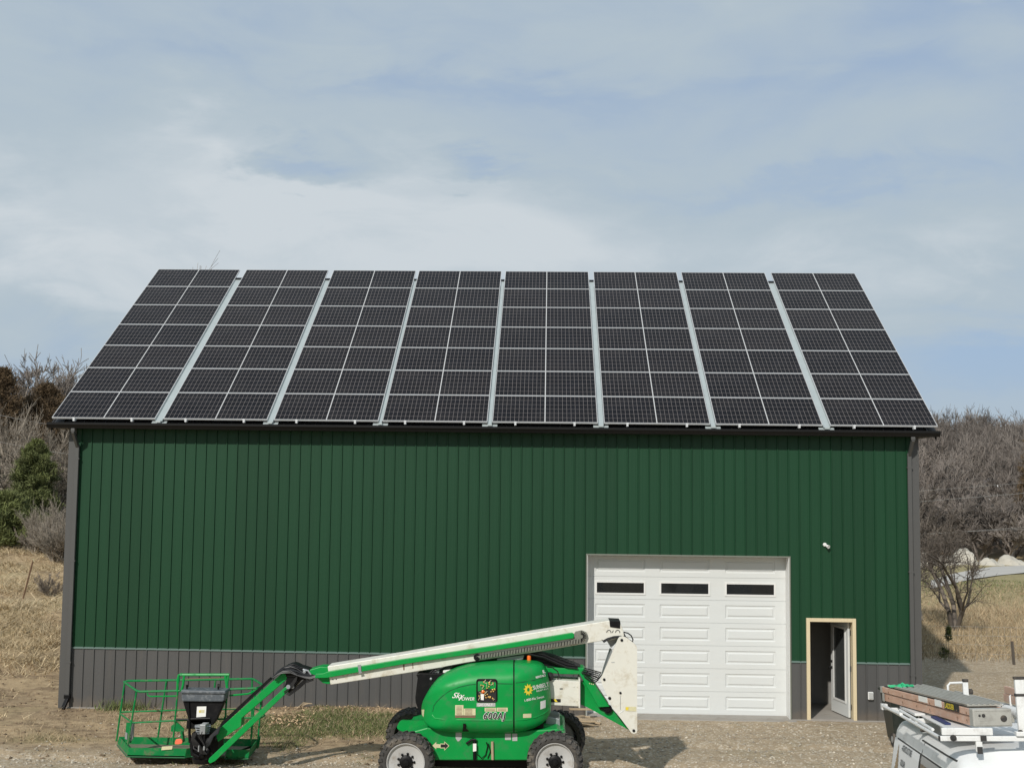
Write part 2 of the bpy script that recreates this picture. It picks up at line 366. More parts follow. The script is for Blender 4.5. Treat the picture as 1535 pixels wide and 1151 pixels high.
def ground_mat():
    m_=bpy.data.materials.new('earth'); m_.use_nodes=True; t=NT(m_.node_tree); b=m_.node_tree.nodes['Principled BSDF']
    tc=t.n('ShaderNodeTexCoord').outputs['Object']; A=lambda n:t.n('ShaderNodeAttribute',attribute_name=n).outputs['Fac']
    n1=t.noise(tc,.55,6,.6); n2=t.noise(tc,4.5,8,.7); n3=t.noise(tc,38,4,.7); n4=t.noise(tc,14,5,.6)
    dirt=t.mix(t.ramp(n1,.35,.65),(.335,.248,.15),(.245,.18,.112)); dirt=t.mix(t.m('MULTIPLY',t.ramp(n2,.50,.68),.75),dirt,(.12,.087,.055)); dirt=t.mix(t.m('MULTIPLY',t.ramp(n2,.50,.33),.55),dirt,(.40,.315,.205))
    grav=t.mix(n1,(.345,.275,.19),(.26,.205,.138)); vo=t.n('ShaderNodeTexVoronoi',i_Vector=tc,i_Scale=26.0); grav=t.mix(t.ramp(vo.outputs['Color'],.55,.95),grav,(.46,.41,.33)); grav=t.mix(t.m('MULTIPLY',t.ramp(n3,.52,.68),.8),grav,(.11,.09,.068)); grav=t.mix(t.m('MULTIPLY',t.ramp(n2,.48,.7),.6),grav,(.165,.125,.08))
    gr=t.mix(t.ramp(n4,.35,.65),(.10,.10,.045),(.22,.18,.09)); dry=t.mix(t.ramp(n2,.35,.65),(.36,.28,.17),(.22,.18,.10))
    mps=t.n('ShaderNodeMapping',i_Vector=tc,i_Scale=(.5,1.5,1)).outputs[0]; n5=t.noise(mps,1.3,7,.66,.4); dirt=t.mix(t.m('MULTIPLY',t.ramp(n5,.50,.62),.75),dirt,(.15,.105,.066)); c=t.mix(A('gravel'),dirt,grav); c=t.mix(t.m('MULTIPLY',t.ramp(n5,.54,.66),.35),c,(.15,.115,.075)); c=t.mix(t.m('MULTIPLY',A('grass'),.85),c,gr); c=t.mix(A('dry'),c,dry)
    c=t.mix(t.m('MULTIPLY',A('fieldg'),.55),c,(.17,.16,.075)); c=t.mix(A('wood'),c,(.115,.09,.068))
    k=t.m('MULTIPLY_ADD',n3,1.1,.82); c=t.n('ShaderNodeVectorMath',operation='SCALE',i_0=c,i_Scale=k).outputs[0]
    t.put(b.inputs['Base Color'],c); b.inputs['Roughness'].default_value=.95; b.inputs['Specular IOR Level'].default_value=.15
    bn=t.n('ShaderNodeBump',i_Strength=.8,i_Distance=.03,i_Height=t.m('ADD',n3,n4)); t.put(b.inputs['Normal'],bn.outputs[0]); return m_
g=np_mesh('ground',np.stack([xf,yf,Z.ravel()],-1),F,ground_mat(),smooth=True,attrs={'grass':grassw(xf,yf),'dry':dryw(xf,yf),'gravel':gravw(xf,yf),'fieldg':fieldgreen(xf,yf),'wood':sst(62,70,yf)*1.0+sst(-3,-8,xf)*sst(19,24,yf)})
tag(g,kind='structure')
# ------------------------------------------------------------ barn
BW,BD=18.29,11.6; TH=R(33.61); TY,TZ=-.343,6.195      # lower edge of the panel plane
ZW=lambda x:1.262-.004*x                              # top of the grey wainscot
def roofz(y): return TZ+(y-TY)*math.tan(TH)-.15/math.cos(TH)
barn=empty('barn',(BW/2,BD/2,0),'large green metal barn with grey wainscot and white garage door under the solar panels','barn')
GX0,GX1,GZ1=11.28,15.55,3.372; MX0,MX1,MZ1=15.98,16.87,2.045   # door openings
RP=BW/80
def siding(front,z0f,z1f,cols):
    mb=MB()
    for (a,b,z0,z1) in cols: mb.add([(a,0,z0f(a,z0)),(b,0,z0f(b,z0)),(b,0,z1f(b,z1)),(a,0,z1f(a,z1))],[(0,1,2,3)])
    return mb
def rib(mb,x,z0,z1,y=0,h=.026):
    w0,w1=.017,.008
    mb.add([(x-w0,y,z0),(x-w1,y-h,z0),(x+w1,y-h,z0),(x+w0,y,z0),(x-w0,y,z1),(x-w1,y-h,z1),(x+w1,y-h,z1),(x+w0,y,z1)],[(0,1,5,4),(1,2,6,5),(2,3,7,6),(4,5,6,7),(3,2,1,0)])
up_=MB(); lo_=MB(); TOP=5.98
jm=.075
edges=sorted({0,GX0,GX1,MX0-jm,MX1+jm,BW})
for a,b in zip(edges[:-1],edges[1:]):
    zb=0; c=(a+b)/2
    if GX0<c<GX1: z0=GZ1
    elif MX0-jm<c<MX1+jm: z0=MZ1+jm
    else: z0=None
    n=max(1,int((b-a)/2))
    for k in range(n):
        p,q=a+(b-a)*k/n,a+(b-a)*(k+1)/n
        if z0: up_.add([(p,0,z0),(q,0,z0),(q,0,TOP),(p,0,TOP)],[(0,1,2,3)])
        else:
            up_.add([(p,0,ZW(p)),(q,0,ZW(q)),(q,0,TOP),(p,0,TOP)],[(0,1,2,3)])
            lo_.add([(p,0,-.1),(q,0,-.1),(q,0,ZW(q)),(p,0,ZW(p))],[(0,1,2,3)])
for i in range(1,80):
    x=i*RP+.01
    if GX0-.03<x<GX1+.03: rib(up_,x,GZ1+.05,TOP)
    elif MX0-jm-.02<x<MX1+jm+.02: rib(up_,x,MZ1+jm+.01,TOP)
    else: rib(up_,x,ZW(x)+.02,TOP); rib(lo_,x,-.1,ZW(x)-.01)
    for d in (-.076,.076):      # low stiffening ribs
        xx=x+d*1.0
        if GX0-.03<xx<GX1+.03: z=GZ1+.05
        elif MX0-jm-.02<xx<MX1+jm+.02: z=MZ1+jm+.01
        else: z=ZW(xx)+.02; rib(lo_,xx,-.1,ZW(xx)-.01,0,.0007)
        rib(up_,xx,z,TOP,0,.0007)
wall_o=up_.build('wall',MT['green_siding'],barn); lo_.build('wainscot',MT['grey_siding'],barn)
tr=MB()
for a,b in ((0.16,GX0-.03),(GX1+.03,MX0-jm),(MX1+jm,BW-.16)):
    n=6
    for k in range(n):
        p,q=a+(b-a)*k/n,a+(b-a)*(k+1)/n
        tr.add([(p,-.001,ZW(p)-.012),(q,-.001,ZW(q)-.012),(q,-.026,ZW(q)-.014),(p,-.026,ZW(p)-.014),(p,-.001,ZW(p)+.022),(q,-.001,ZW(q)+.022),(q,-.026,ZW(q)+.012),(p,-.026,ZW(p)+.012)],[(3,2,6,7),(0,1,2,3),(7,6,5,4)])
tr.build('wainscot_trim',MT['pale_trim'],barn)
# other walls
ow=MB(); gpts=lambda x:[(x,0,-.1),(x,BD,-.1),(x,BD,roofz(-.0)-.1),(x,BD/2,roofz(BD/2)-.06),(x,0,roofz(0)-.1)]
ow.add(gpts(0),[(0,1,2,3,4)]); ow.add(gpts(BW),[(0,1,2,3,4)]); ow.add([(0,BD,-.1),(BW,BD,-.1),(BW,BD,6.2),(0,BD,6.2)],[(0,1,2,3)])
for i in range(51):
    y=i*RP
    zt=roofz(y if y<BD/2 else BD-y)-.1
    for x,s in ((0,-1),(BW,1)):
        ow.add([(x,y-.027,-.1),(x+s*.02,y-.01,-.1),(x+s*.02,y+.01,-.1),(x,y+.027,-.1),(x,y-.027,zt),(x+s*.02,y-.01,zt),(x+s*.02,y+.01,zt),(x,y+.027,zt)],[(0,1,5,4),(1,2,6,5),(2,3,7,6)])
ow.build('side_wall',MT['green_siding'],barn)
ct=MB()
for x,s in ((0,-1),(BW,1)):
    a=x-s*.13; b=x+s*.018
    ct.box((min(a,b),-.032,-.08),(max(a,b),-.002,6.0)); ct.box((min(x+s*.002,x+s*.03),-.03,-.08),(max(x+s*.002,x+s*.03),.13,6.0))
    ct.box((min(a,a+s*.012),-.038,-.08),(max(a,a+s*.012),-.0325,6.0))
ct.build('corner_trim',MT['grey_trim'],barn)
rf=MB()
ov=.34; E0=-.30
for sgn in (0,1):
    f=lambda y:(y if not sgn else BD-y)
    a=[(-ov,f(E0),roofz(E0)),(BW+ov,f(E0),roofz(E0)),(BW+ov,f(BD/2),roofz(BD/2)),(-ov,f(BD/2),roofz(BD/2))]
    rf.prism(a,(0,0,-.05))
    for i in range(int((BW+2*ov)/RP)+1):
        x=-ov+.03+i*RP
        p=[Vector((x-.02,f(E0),roofz(E0)+.001)),Vector((x,f(E0),roofz(E0)+.022)),Vector((x+.02,f(E0),roofz(E0)+.001))]
        q=[Vector((x-.02,f(BD/2),roofz(BD/2)+.001)),Vector((x,f(BD/2),roofz(BD/2)+.022)),Vector((x+.02,f(BD/2),roofz(BD/2)+.001))]
        rf.add(p+q,[(0,1,4,3),(1,2,5,4)])
roof=rf.build('roof',MT['roof_metal'],barn)
rc=MB()
for s in (-1,1):
    y0=BD/2; y1=y0+s*.14; rc.prism([(-ov,y0,roofz(BD/2)+.035),(BW+ov,y0,roofz(BD/2)+.035),(BW+ov,y1,roofz(BD/2-.14)+.028),(-ov,y1,roofz(BD/2-.14)+.028)],(0,0,-.008))
rc.build('ridge_cap',MT['roof_metal'],roof)
fa=MB()
fa.box((-ov,E0+.005,5.965),(BW+ov,E0+.025,roofz(E0)-.052))
for x in (-ov+.001,BW+ov-.021):
    for s in (0,1):
        f=lambda y:(y if not s else BD-y)
        fa.prism([(x,f(E0+.03),roofz(E0+.03)-.17),(x,f(BD/2),roofz(BD/2)-.17),(x,f(BD/2),roofz(BD/2)-.055),(x,f(E0+.03),roofz(E0+.03)-.055)],(.02,0,0))
fa.build('fascia',MT['dark_gutter'],barn)
so_=MB(); so_.box((-ov+.02,E0+.026,5.967),(BW+ov-.02,-.001,5.975)); 
so_.box((-ov+.03,.002,5.967),(-.034,BD,5.975)); so_.box((BW+.034,.002,5.967),(BW+ov-.03,BD,5.975)); so_.build('soffit',MT['soffit'],barn)
# gutter with open top, K profile
gz=6.085; prof=[(-.302,gz-.005),(-.302,gz-.125),(-.375,gz-.125),(-.395,gz-.085),(-.425,gz-.045),(-.425,gz),(-.412,gz),(-.412,gz-.04),(-.384,gz-.08),(-.368,gz-.113),(-.314,gz-.113),(-.314,gz-.005)]
gu=MB(); gu.prism([(-ov-.03,y,z) for y,z in prof],(BW+2*ov+.06,0,0))
gut=gu.build('gutter',MT['dark_gutter'],barn)
gc=MB()
for x in (-ov-.034,BW+ov+.031): gc.prism([(x,-.30,gz-.127),(x,-.378,gz-.127),(x,-.43,gz-.045),(x,-.43,gz+.003),(x,-.30,gz+.003)],(.003,0,0))
gc.build('end_cap',MT['dark_gutter'],gut)
# downspouts beside each corner
for x,s in ((.185,-1),(BW-.185,1)):
    d=MB()
    d.bar((x,-.36,gz-.128),(x,-.36,gz-.20),.085,.06,(0,1,0)); d.bar((x,-.36,gz-.19),(x,-.085,gz-.50),.085,.06,(1,0,0)); d.bar((x,-.076,gz-.47),(x,-.076,.24 if s<0 else -.02),.085,.065,(0,1,0))
    dn=d.build('downspout',MT['grey_trim'],barn,bevel=.008)
    e=MB()
    for z in (5.3,3.1,.95): e.box((x-.055,-.112,z),(x+.055,-.036,z+.03))
    e.build('strap',MT['grey_trim'],dn)
    if s<0:
        e=MB(); e.box((x-.062,-.125,.20),(x+.062,-.03,.29)); e.bar((x+.01,-.10,.20),(x-.03,-.22,-.0),.08,.06); e.build('drain_boot',MT['black_steel'],dn,bevel=.01)
# interior
fl=MB(); fl.box((.05,-.055,-.10),(BW-.05,BD-.05,.012)); fl.build('floor',MT['concrete'],barn)
iw=MB(); iw.box((15.75,.03,0),(15.80,1.9,3.0)); iw.box((15.80,1.9,.0),(18.2,1.95,3.0)); iw.box((15.75,.03,3.0),(18.2,1.95,3.05)); iw.build('inner_wall',MT['interior_wall'],barn)
# garage door: recessed, seven raised-panel sections, three windows
GY=.335; NS=7; gd=MB(); H0_=(GZ1+.02-.015)/NS
secs=[]
colx=[(GX0+.05+(GX1-GX0-.1)*(k+.5)/3) for k in range(3)]; colx=[c for c in (12.0,13.385,14.79)]
for i in range(NS):
    z0=.015+i*H0_+.004; z1=.015+(i+1)*H0_-.004
    gd.box((GX0+.01,GY,z0),(GX1-.01,GY+.05,z1)) if False else None
    def face(x0,x1,za,zb,y): gd.add([(x0,y,za),(x1,y,za),(x1,y,zb),(x0,y,zb)],[(0,1,2,3)])
    xs=[GX0+.005]; holes=[]
    for c in colx: holes.append((c-.535,c+.535,z0+.10,z1-.10))
    # outer skin around the holes
    face(GX0+.005,GX1-.005,z0,z0+.10,GY); face(GX0+.005,GX1-.005,z1-.10,z1,GY)
    xa=GX0+.005
    for h in holes: face(xa,h[0],z0+.10,z1-.10,GY); xa=h[1]
    face(xa,GX1-.005,z0+.10,z1-.10,GY)
    gd.add([(GX0+.005,GY,z1),(GX1-.005,GY,z1),(GX1-.005,GY+.012,z1+.004),(GX0+.005,GY+.012,z1+.004)],[(0,1,2,3)])
    gd.add([(GX0+.005,GY,z0),(GX1-.005,GY,z0),(GX1-.005,GY+.012,z0-.004),(GX0+.005,GY+.012,z0-.004)],[(0,1,2,3)])
    for (a,b,c,d) in holes:
        if i==5: secs.append((a,b,c,d)); continue
        L=[(0,0),(.014,.016),(.040,.016),(.062,.002),(.064,.002)]
        for (i0,y0),(i1,y1) in zip(L[:-1],L[1:]):
            A=[(a+i0,c+i0),(b-i0,c+i0),(b-i0,d-i0),(a+i0,d-i0)]; B=[(a+i1,c+i1),(b-i1,c+i1),(b-i1,d-i1),(a+i1,d-i1)]
            vs=[(x,GY+y0,z) for x,z in A]+[(x,GY+y1,z) for x,z in B]; gd.add(vs,[(k,(k+1)%4,4+(k+1)%4,4+k) for k in range(4)])
        i1=.064; face(a+i1,b-i1,c+i1,d-i1,GY+.002)
gdo=gd.build('garage_door',MT['door_white'],barn)
gb=MB(); gb.box((GX0,GY+.02,.0),(colx[0]-.5,GY+.04,GZ1)); gb.box((colx[2]+.5,GY+.02,.0),(GX1,GY+.04,GZ1)); gb.box((colx[0]-.499,GY+.02,.0),(colx[2]+.499,GY+.04,secs[0][2]+.02)); gb.box((colx[0]-.499,GY+.02,secs[0][3]-.02),(colx[2]+.499,GY+.04,GZ1)); gb.build('backing',MT['door_white'],gdo)
ws=MB(); ws.box((GX0,GY+.005,-.01),(GX1,GY+.03,.02)); ws.build('bottom_seal',MT['trim_white'],gdo)
for (a,b,c,d) in secs:
    wf=MB(); t_=.028
    for q in (((a-.01,c-.01),(b+.01,c+t_)),((a-.01,d-t_),(b+.01,d+.01)),((a-.01,c+t_+.0005),(a+t_,d-t_-.0005)),((b-t_,c+t_+.0005),(b+.01,d-t_-.0005))): wf.box((q[0][0],GY-.014,q[0][1]),(q[1][0],GY+.02,q[1][1]))
    wo=wf.build('window',MT['trim_white'],gdo)
    pn=MB(); pn.box((a+.01,GY+.006,c+.01),(b-.01,GY+.014,d-.01)); pn.build('pane',MT['dark_glass'],gdo)
jb=MB()
jb.box((GX0-.022,-.03,-.05),(GX0+.004,GY+.02,GZ1+.004)); jb.box((GX1-.004,-.03,-.05),(GX1+.022,GY+.02,GZ1+.004)); jb.box((GX0-.022,-.03,GZ1+.0045),(GX1+.022,GY+.02,GZ1+.03))
jb.build('garage_door_jamb',MT['trim_white'],barn)
gt=MB(); gt.box((GX0-.034,-.036,-.05),(GX0-.006,-.0305,GZ1+.036)); gt.box((GX1+.006,-.036,-.05),(GX1+.034,-.0305,GZ1+.036)); gt.box((GX0-.0055,-.036,GZ1+.008),(GX1+.0055,-.0305,GZ1+.036)); gt.box((GX0-.034,-.030,-.05),(GX0-.0225,-.001,GZ1+.036)); gt.box((GX1+.0225,-.030,-.05),(GX1+.034,-.001,GZ1+.036))
gt.build('garage_door_trim',MT['door_trim'],barn)
ap=MB(); ap.box((GX0+.4,-.20,-.2),(GX1+.12,-.056,-.004)); ap.build('threshold',MT['concrete'],barn,bevel=.012)
# entry door with raw timber frame, leaf swung inwards
df=MB(); df.box((MX0-jm,-.05,-.02),(MX0,.15,MZ1+jm)); df.box((MX1,-.05,-.02),(MX1+jm,.15,MZ1+jm)); df.box((MX0+.0005,-.05,MZ1),(MX1-.0005,.15,MZ1+jm))
dfo=df.build('door_frame',MT['pine_wood'],barn,bevel=.004)
st=MB(); st.box((MX0+.001,-.06,-.04),(MX1-.001,.02,.03)); st.build('door_sill',MT['concrete'],barn)
LW,LH,LT=.86,MZ1-.05,.045; ang=R(79)
ML=Matrix.Translation((MX1-.012,.15,.035))@Matrix.Rotation(math.pi-ang,4,'Z')     # leaf runs inwards from the hinge
def leaf(mb): mb.v=[tuple(ML@Vector(v)) for v in mb.v]; return mb
dl=MB(); a0,a1,c0,c1=.14,LW-.14,.30,LH-.16
dl.box((0,0,0),(LW,LT,c0)); dl.box((0,0,c1),(LW,LT,LH)); dl.box((0,0,c0+.0003),(a0,LT,c1-.0003)); dl.box((a1,0,c0+.0003),(LW,LT,c1-.0003))
do=leaf(dl).build('door',MT['door_white'],barn,bevel=.003)
dg_=MB()
for y0,y1 in ((-.012,.0),(LT,LT+.012)):
    for q in (((a0-.03,c0-.03),(a1+.03,c0+.012)),((a0-.03,c1-.012),(a1+.03,c1+.03)),((a0-.03,c0+.0125),(a0+.012,c1-.0125)),((a1-.012,c0+.0125),(a1+.03,c1-.0125))): dg_.box((q[0][0],y0-.001 if y0<0 else y0+.001,q[0][1]),(q[1][0],y1-.001 if y0<0 else y1+.001,q[1][1]))
leaf(dg_).build('glazing_bead',MT['trim_white'],do)
dp=MB(); dp.box((a0+.001,.015,c0+.001),(a1-.001,.03,c1-.001)); leaf(dp).build('pane',MT['door_glass'],do)
dh=MB()
for y,s in ((-.0,-1),(LT,1)):
    dh.lathe((LW-.06,y,.93),(0,s,0),[(0,.03),(.012,.03),(.012,.012),(.045,.012),(.05,.026),(.075,.024),(.08,.0)],14); dh.lathe((LW-.06,y,1.06),(0,s,0),[(0,.03),(.014,.028),(.016,0)],14)
leaf(dh).build('handle',MT['black_steel'],do,smooth=True)
hg=MB()
for z in (.2,1.0,1.75): hg.box((MX1-.012,.10,z),(MX1-.001,.165,z+.11)); hg.lathe((MX1-.012,.165,z),(0,0,1),[(0,.008),(.11,.008)],8)
hg.build('hinge',MT['black_steel'],dfo)
# wall lamp and outlet box
o=empty('wall_lamp',(16.34,-.03,3.63),'small white floodlight fixed high on the green wall above the open door','wall lamp')
lm=MB(); lm.lathe((16.31,-.022,3.665),(0,-1,0),[(0,.04),(.02,.04),(.03,.03),(.03,0)],16); lm.build('mount',MT['trim_white'],o,smooth=True)
lm=MB(); ax=Vector((.65,-1,-.45)).normalized(); c=Vector((16.33,-.05,3.65)); lm.lathe(c,ax,[(0,.018),(.015,.028),(.06,.034),(.085,.040),(.085,.034),(.078,.0)],16); lm.tube([(16.30,-.03,3.66),c],.012,6)
lm.build('lamp_head',MT['trim_white'],o,smooth=True)
o=empty('outlet_box',(17.23,-.022,.52),'small pale grey outlet box on the wainscot right of the open door','outlet box')
ob=MB(); ob.box((17.175,-.075,.45),(17.285,-.0225,.61)); ob.build('box_body',MT['trim_white'],o,bevel=.012); ob=MB(); ob.box((17.19,-.088,.47),(17.27,-.0755,.60)); ob.build('cover',MT['decal_grey'],o,bevel=.006)
# ------------------------------------------------------------ solar panels on the roof
ORD=['first','second','third','fourth','fifth','sixth','seventh','eighth']
COLX=[-.298,2.131,4.527,6.862,9.217,11.6,13.969,16.381]; PW,PH,PP=2.25,1.125,1.145
sd=Vector((0,math.cos(TH),math.sin(TH))); nn=Vector((0,-math.sin(TH),math.cos(TH)))
def panel_proto():
    root=empty('solar_panel',(0,0,0)); root.rotation_euler=(TH,0,0)
    w_,h_=PW/2,PH/2; t_=.009; d=.035
    f=MB(); f.box((-w_,-h_,-d),(w_,-h_+t_,0)); f.box((-w_,h_-t_,-d),(w_,h_,0)); f.box((-w_,-h_+t_+.0002,-d),(-w_+t_,h_-t_-.0002,0)); f.box((w_-t_,-h_+t_+.0002,-d),(w_,h_-t_-.0002,0))
    f.build('frame',MT['aluminium'],root,local=True)
    a,b=w_-t_,h_-t_
    me=bpy.data.meshes.new('cell_sheet'); me.from_pydata([(-a,-b,-.003),(a,-b,-.003),(a,b,-.003),(-a,b,-.003),(-a,-b,-.009),(a,-b,-.009),(a,b,-.009),(-a,b,-.009)],[],[(0,1,2,3),(7,6,5,4)])
    at=me.attributes.new('cell','FLOAT_VECTOR','POINT')
    for i,v in enumerate(me.vertices): at.data[i].vector=(v.co.x,v.co.y,0)
    me.materials.append(MT['cells']); o=bpy.data.objects.new('cell_sheet',me); C.objects.link(o); o.parent=root
    j=MB(); j.box((-.06,.1,-.03),(.06,.2,-.0092)); j.build('junction_box',MT['black_steel'],root,local=True)
    return root
def dup(root,loc,rot=None):
    r=root.copy(); C.objects.link(r); r.location=loc
    if rot is not None: r.rotation_euler=rot
    for ch in list(root.children):
        c=ch.copy(); C.objects.link(c); c.parent=r
        for g_ in ch.children: d=g_.copy(); C.objects.link(d); d.parent=c
    return r
pp=panel_proto(); first=True
ROWN=['bottom','second','third','fourth','fifth','sixth','top']
for j in range(7):
    for i in range(8):
        c=Vector((COLX[i]+PW/2,TY,TZ))+sd*(j*PP+PH/2)
        if first: o=pp; o.location=c; first=False
        else: o=dup(pp,c)
        row={0:'the bottom row',6:'the top row'}.get(j,'the %s row up from the gutter'%ORD[j])
        cl={0:'leftmost column',7:'rightmost column'}.get(i,'%s column from the left'%ORD[i])
        tag(o,'black solar panel in %s, %s'%(row,cl),'solar panel','solar panels covering the roof')
for i in range(7):
    x0=COLX[i]+PW; x1=COLX[i+1]; xc=(x0+x1)/2; wd=(x1-x0)-.022
    base=Vector((xc,TY,TZ)); o=empty('racking_channel',base-nn*.06+sd*-.03,'pale metal channel running up the roof between the %s and %s panel columns'%(ORD[i],ORD[i+1]),'metal channel','metal channels between the panel columns')
    q=MB(); a=base-nn*.04-sd*.05; b=base-nn*.04+sd*7.40; q.bar(a,b,wd,.004,(0,-math.sin(TH),math.cos(TH)))
    for s in (-1,1): q.bar(a+Vector((s*(wd/2),0,0))+nn*.012,b+Vector((s*(wd/2),0,0))+nn*.012,.004,.028,nn)
    q.build('channel',MT['galvanised'],o)
    q=MB(); q.bar(b-sd*.0+nn*.01,b+sd*.07+nn*.01,wd+.012,.045,nn); q.build('end_cap',MT['black_steel'],o)
    q=MB(); z_=base-nn*.085-sd*.03; q.bar(z_-Vector((.16,0,0)),z_+Vector((.16,0,0)),.10,.012,nn); q.box((xc-.05,TY-.075,TZ-.095),(xc+.05,TY-.03,TZ-.06)); q.build('foot_bracket',MT['galvanised'],o)
    if i in (3,4,6):
        q=MB(); q.bar(base-nn*.055+sd*.72,base-nn*.055+sd*.745,wd+.015,.02,nn); q.build('clip',MT['black_steel'],o)
for i in range(8):
    for k,fx in enumerate((.22,.78)):
        x=COLX[i]+PW*fx*1.0+(.0 if k else 0); b0=Vector((x,TY,TZ))-nn*.058
        o=empty('mounting_rail',b0,'%s metal rail end under the bottom panel of the %s column'%(('left','right')[k],ORD[i]),'mounting rail','mounting rails under the panels')
        q=MB(); q.bar(b0-sd*.035,b0+sd*7.95,.04,.042,nn); q.build('rail',MT['aluminium'],o)
        q=MB(); q.box((x-.02,TY-.05,TZ-.075),(x+.02,TY-.018,TZ+.004)); q.box((x-.026,TY-.055,TZ-.03),(x+.026,TY-.045,TZ-.004)); q.build('end_clamp',MT['aluminium'],o)
        q=MB()
        for v in np.arange(.35,7.9,1.2): q.bar(b0+sd*v-nn*.022,b0+sd*v-nn*.07,.05,.05,sd)
        q.build('foot',MT['galvanised'],o)
# ------------------------------------------------------------ boom lift
L=empty('boom_lift',(9.4,-5.15,0),'green and cream articulated boom lift parked in front of the barn, basket to the left','boom lift')
G,GD,WH,BK=MT['lift_green'],MT['lift_dark_green'],MT['lift_white'],MT['black_steel']
def plate(mb,px,Yf,Yb):      # outline of photo pixels on the plane Yf, given real thickness
    pts=[P(x,y,Yf) for x,y in px]; mb.prism(pts,(0,Yb-Yf,0)); return mb
def sub(px,n=3): # smooth a closed outline
    out=[]; N=len(px)
    for i in range(N):
        p0,p1,p2,p3=[Vector(px[(i+k-1)%N]) for k in range(4)]
        for k in range(n):
            t=k/n; out.append(tuple(.5*((2*p1)+(-p0+p2)*t+(2*p0-5*p1+4*p2-p3)*t*t+(-p0+3*p1-3*p2+p3)*t**3)))
    return out
# chassis
ch=MB(); YC=-5.92
plate(ch,[(600,1139),(604,1100),(640,1090),(690,1096),(770,1096),(835,1092),(848,1100),(850,1139)],YC,-4.4)
cho=ch.build('chassis',G,L,bevel=.02)
q=MB(); plate(q,[(640,1085),(690,1080),(800,1084),(846,1092),(846,1098),(640,1098)],-5.7,-4.6); q.build('deck',G,cho,bevel=.02)
q=MB(); plate(q,sub([(596,1092),(597,1084),(602,1080),(612,1080),(640,1079),(660,1081),(675,1095),(640,1098),(612,1098)]),-5.55,-5.45); plate(q,sub([(596,1092),(597,1084),(602,1080),(612,1080),(640,1079),(660,1081),(675,1095),(640,1098),(612,1098)]),-4.95,-4.85)
q.build('axle_bracket',G,cho)
q=MB(); c0=P(700,1148,-5.5); q.box((P(645,1141,-5.6).x,-5.6,.20),(P(800,1141,-5.6).x,-4.6,.36)); 
for xp in (611,832): q.bar(P(xp,1139.5,-6.1)+Vector((0,.15,0)),P(xp,1139.5,-6.1)+Vector((0,1.75,0)),.16,.18)
q.build('axle',BK,cho)
q=MB(); a=P(818,1075,-5.3); plate(q,[(818,1073),(839,1077),(840,1092),(818,1092)],-5.5,-4.9); q.build('oscillating_cylinder',MT['valve_grey'],cho,bevel=.01)
# small fittings on the chassis side
q=MB()
plate(q,[(698.5,1108),(727,1108.5),(729,1106),(712,1104),(698,1112),(700,1116)],YC-.03,YC-.004) if False else None
q.tube([P(699,1114,YC-.04),P(707,1108,YC-.05),P(714,1108,YC-.05)],.018,8); q.tube([P(711.5,1109,YC-.04),P(711.5,1138,YC-.04)],.028,10)
q.tube([P(716,1130,YC-.02),P(722,1136,YC-.03),P(728,1131,YC-.02),P(731,1118,YC-.02),P(729,1112,YC-.02)],.009,6); q.tube([P(731,1136,YC-.02),P(735,1126,YC-.02),P(732,1114,YC-.02)],.008,6)
q.build('tie_down',BK,cho,smooth=True)
q=MB(); plate(q,[(709,1114),(714,1114),(714,1125),(709,1126)],YC-.075,YC-.069); q.build('decal',MT['decal_white'],cho)
q=MB(); q.tube([P(738,1111,YC-.03),P(738.5,1138,YC-.03)],.022,8); q.build('grab_handle',MT['old_wood'],cho,smooth=True)
def decal(outl,Y,m,par,name='decal'):
    q=MB(); plate(q,outl,Y,Y+.002); return q.build(name,m,par)
# direction arrow decal: pale arrow left, black arrow right
decal([(648,1117),(654,1111.5),(654,1114.5),(660.5,1115),(660.5,1120.5),(654,1120),(654,1122.5)],YC-.006,MT['decal_cream'],cho)
decal([(660,1113.8),(666.3,1114),(666,1110.5),(673.5,1117.2),(666,1124.5),(666.3,1121),(660,1121)],YC-.0055,MT['decal_cream'],cho)
decal([(660.6,1115),(667.2,1115.2),(667,1112.5),(672,1117.2),(667,1122.3),(667.2,1119.8),(660.6,1119.8)],YC-.009,MT['decal_black'],cho)
for o_ in ([(683,1097.5),(692,1097.5),(692,1106),(688,1110.5),(686,1110.5),(683,1106)],[(757,1099),(766,1099),(766,1108.5),(757,1108.5)],[(767.5,1099),(775.5,1099),(775.5,1110),(768,1110)]): decal(o_,YC-.006,MT['decal_grey'],cho)
# turntable under the hoods
q=MB(); tc_=P(735,1094,-5.15); q.lathe((tc_.x,-5.15,.80),(0,0,1),[(0,.55),(.09,.55),(.09,.62),(.14,.62),(.14,.3)],36)
q.box((P(660,1090,-5.9).x,-5.85,.90),(P(815,1090,-5.9).x,-4.45,1.0)); tto=q.build('turntable',BK,L,smooth=True)
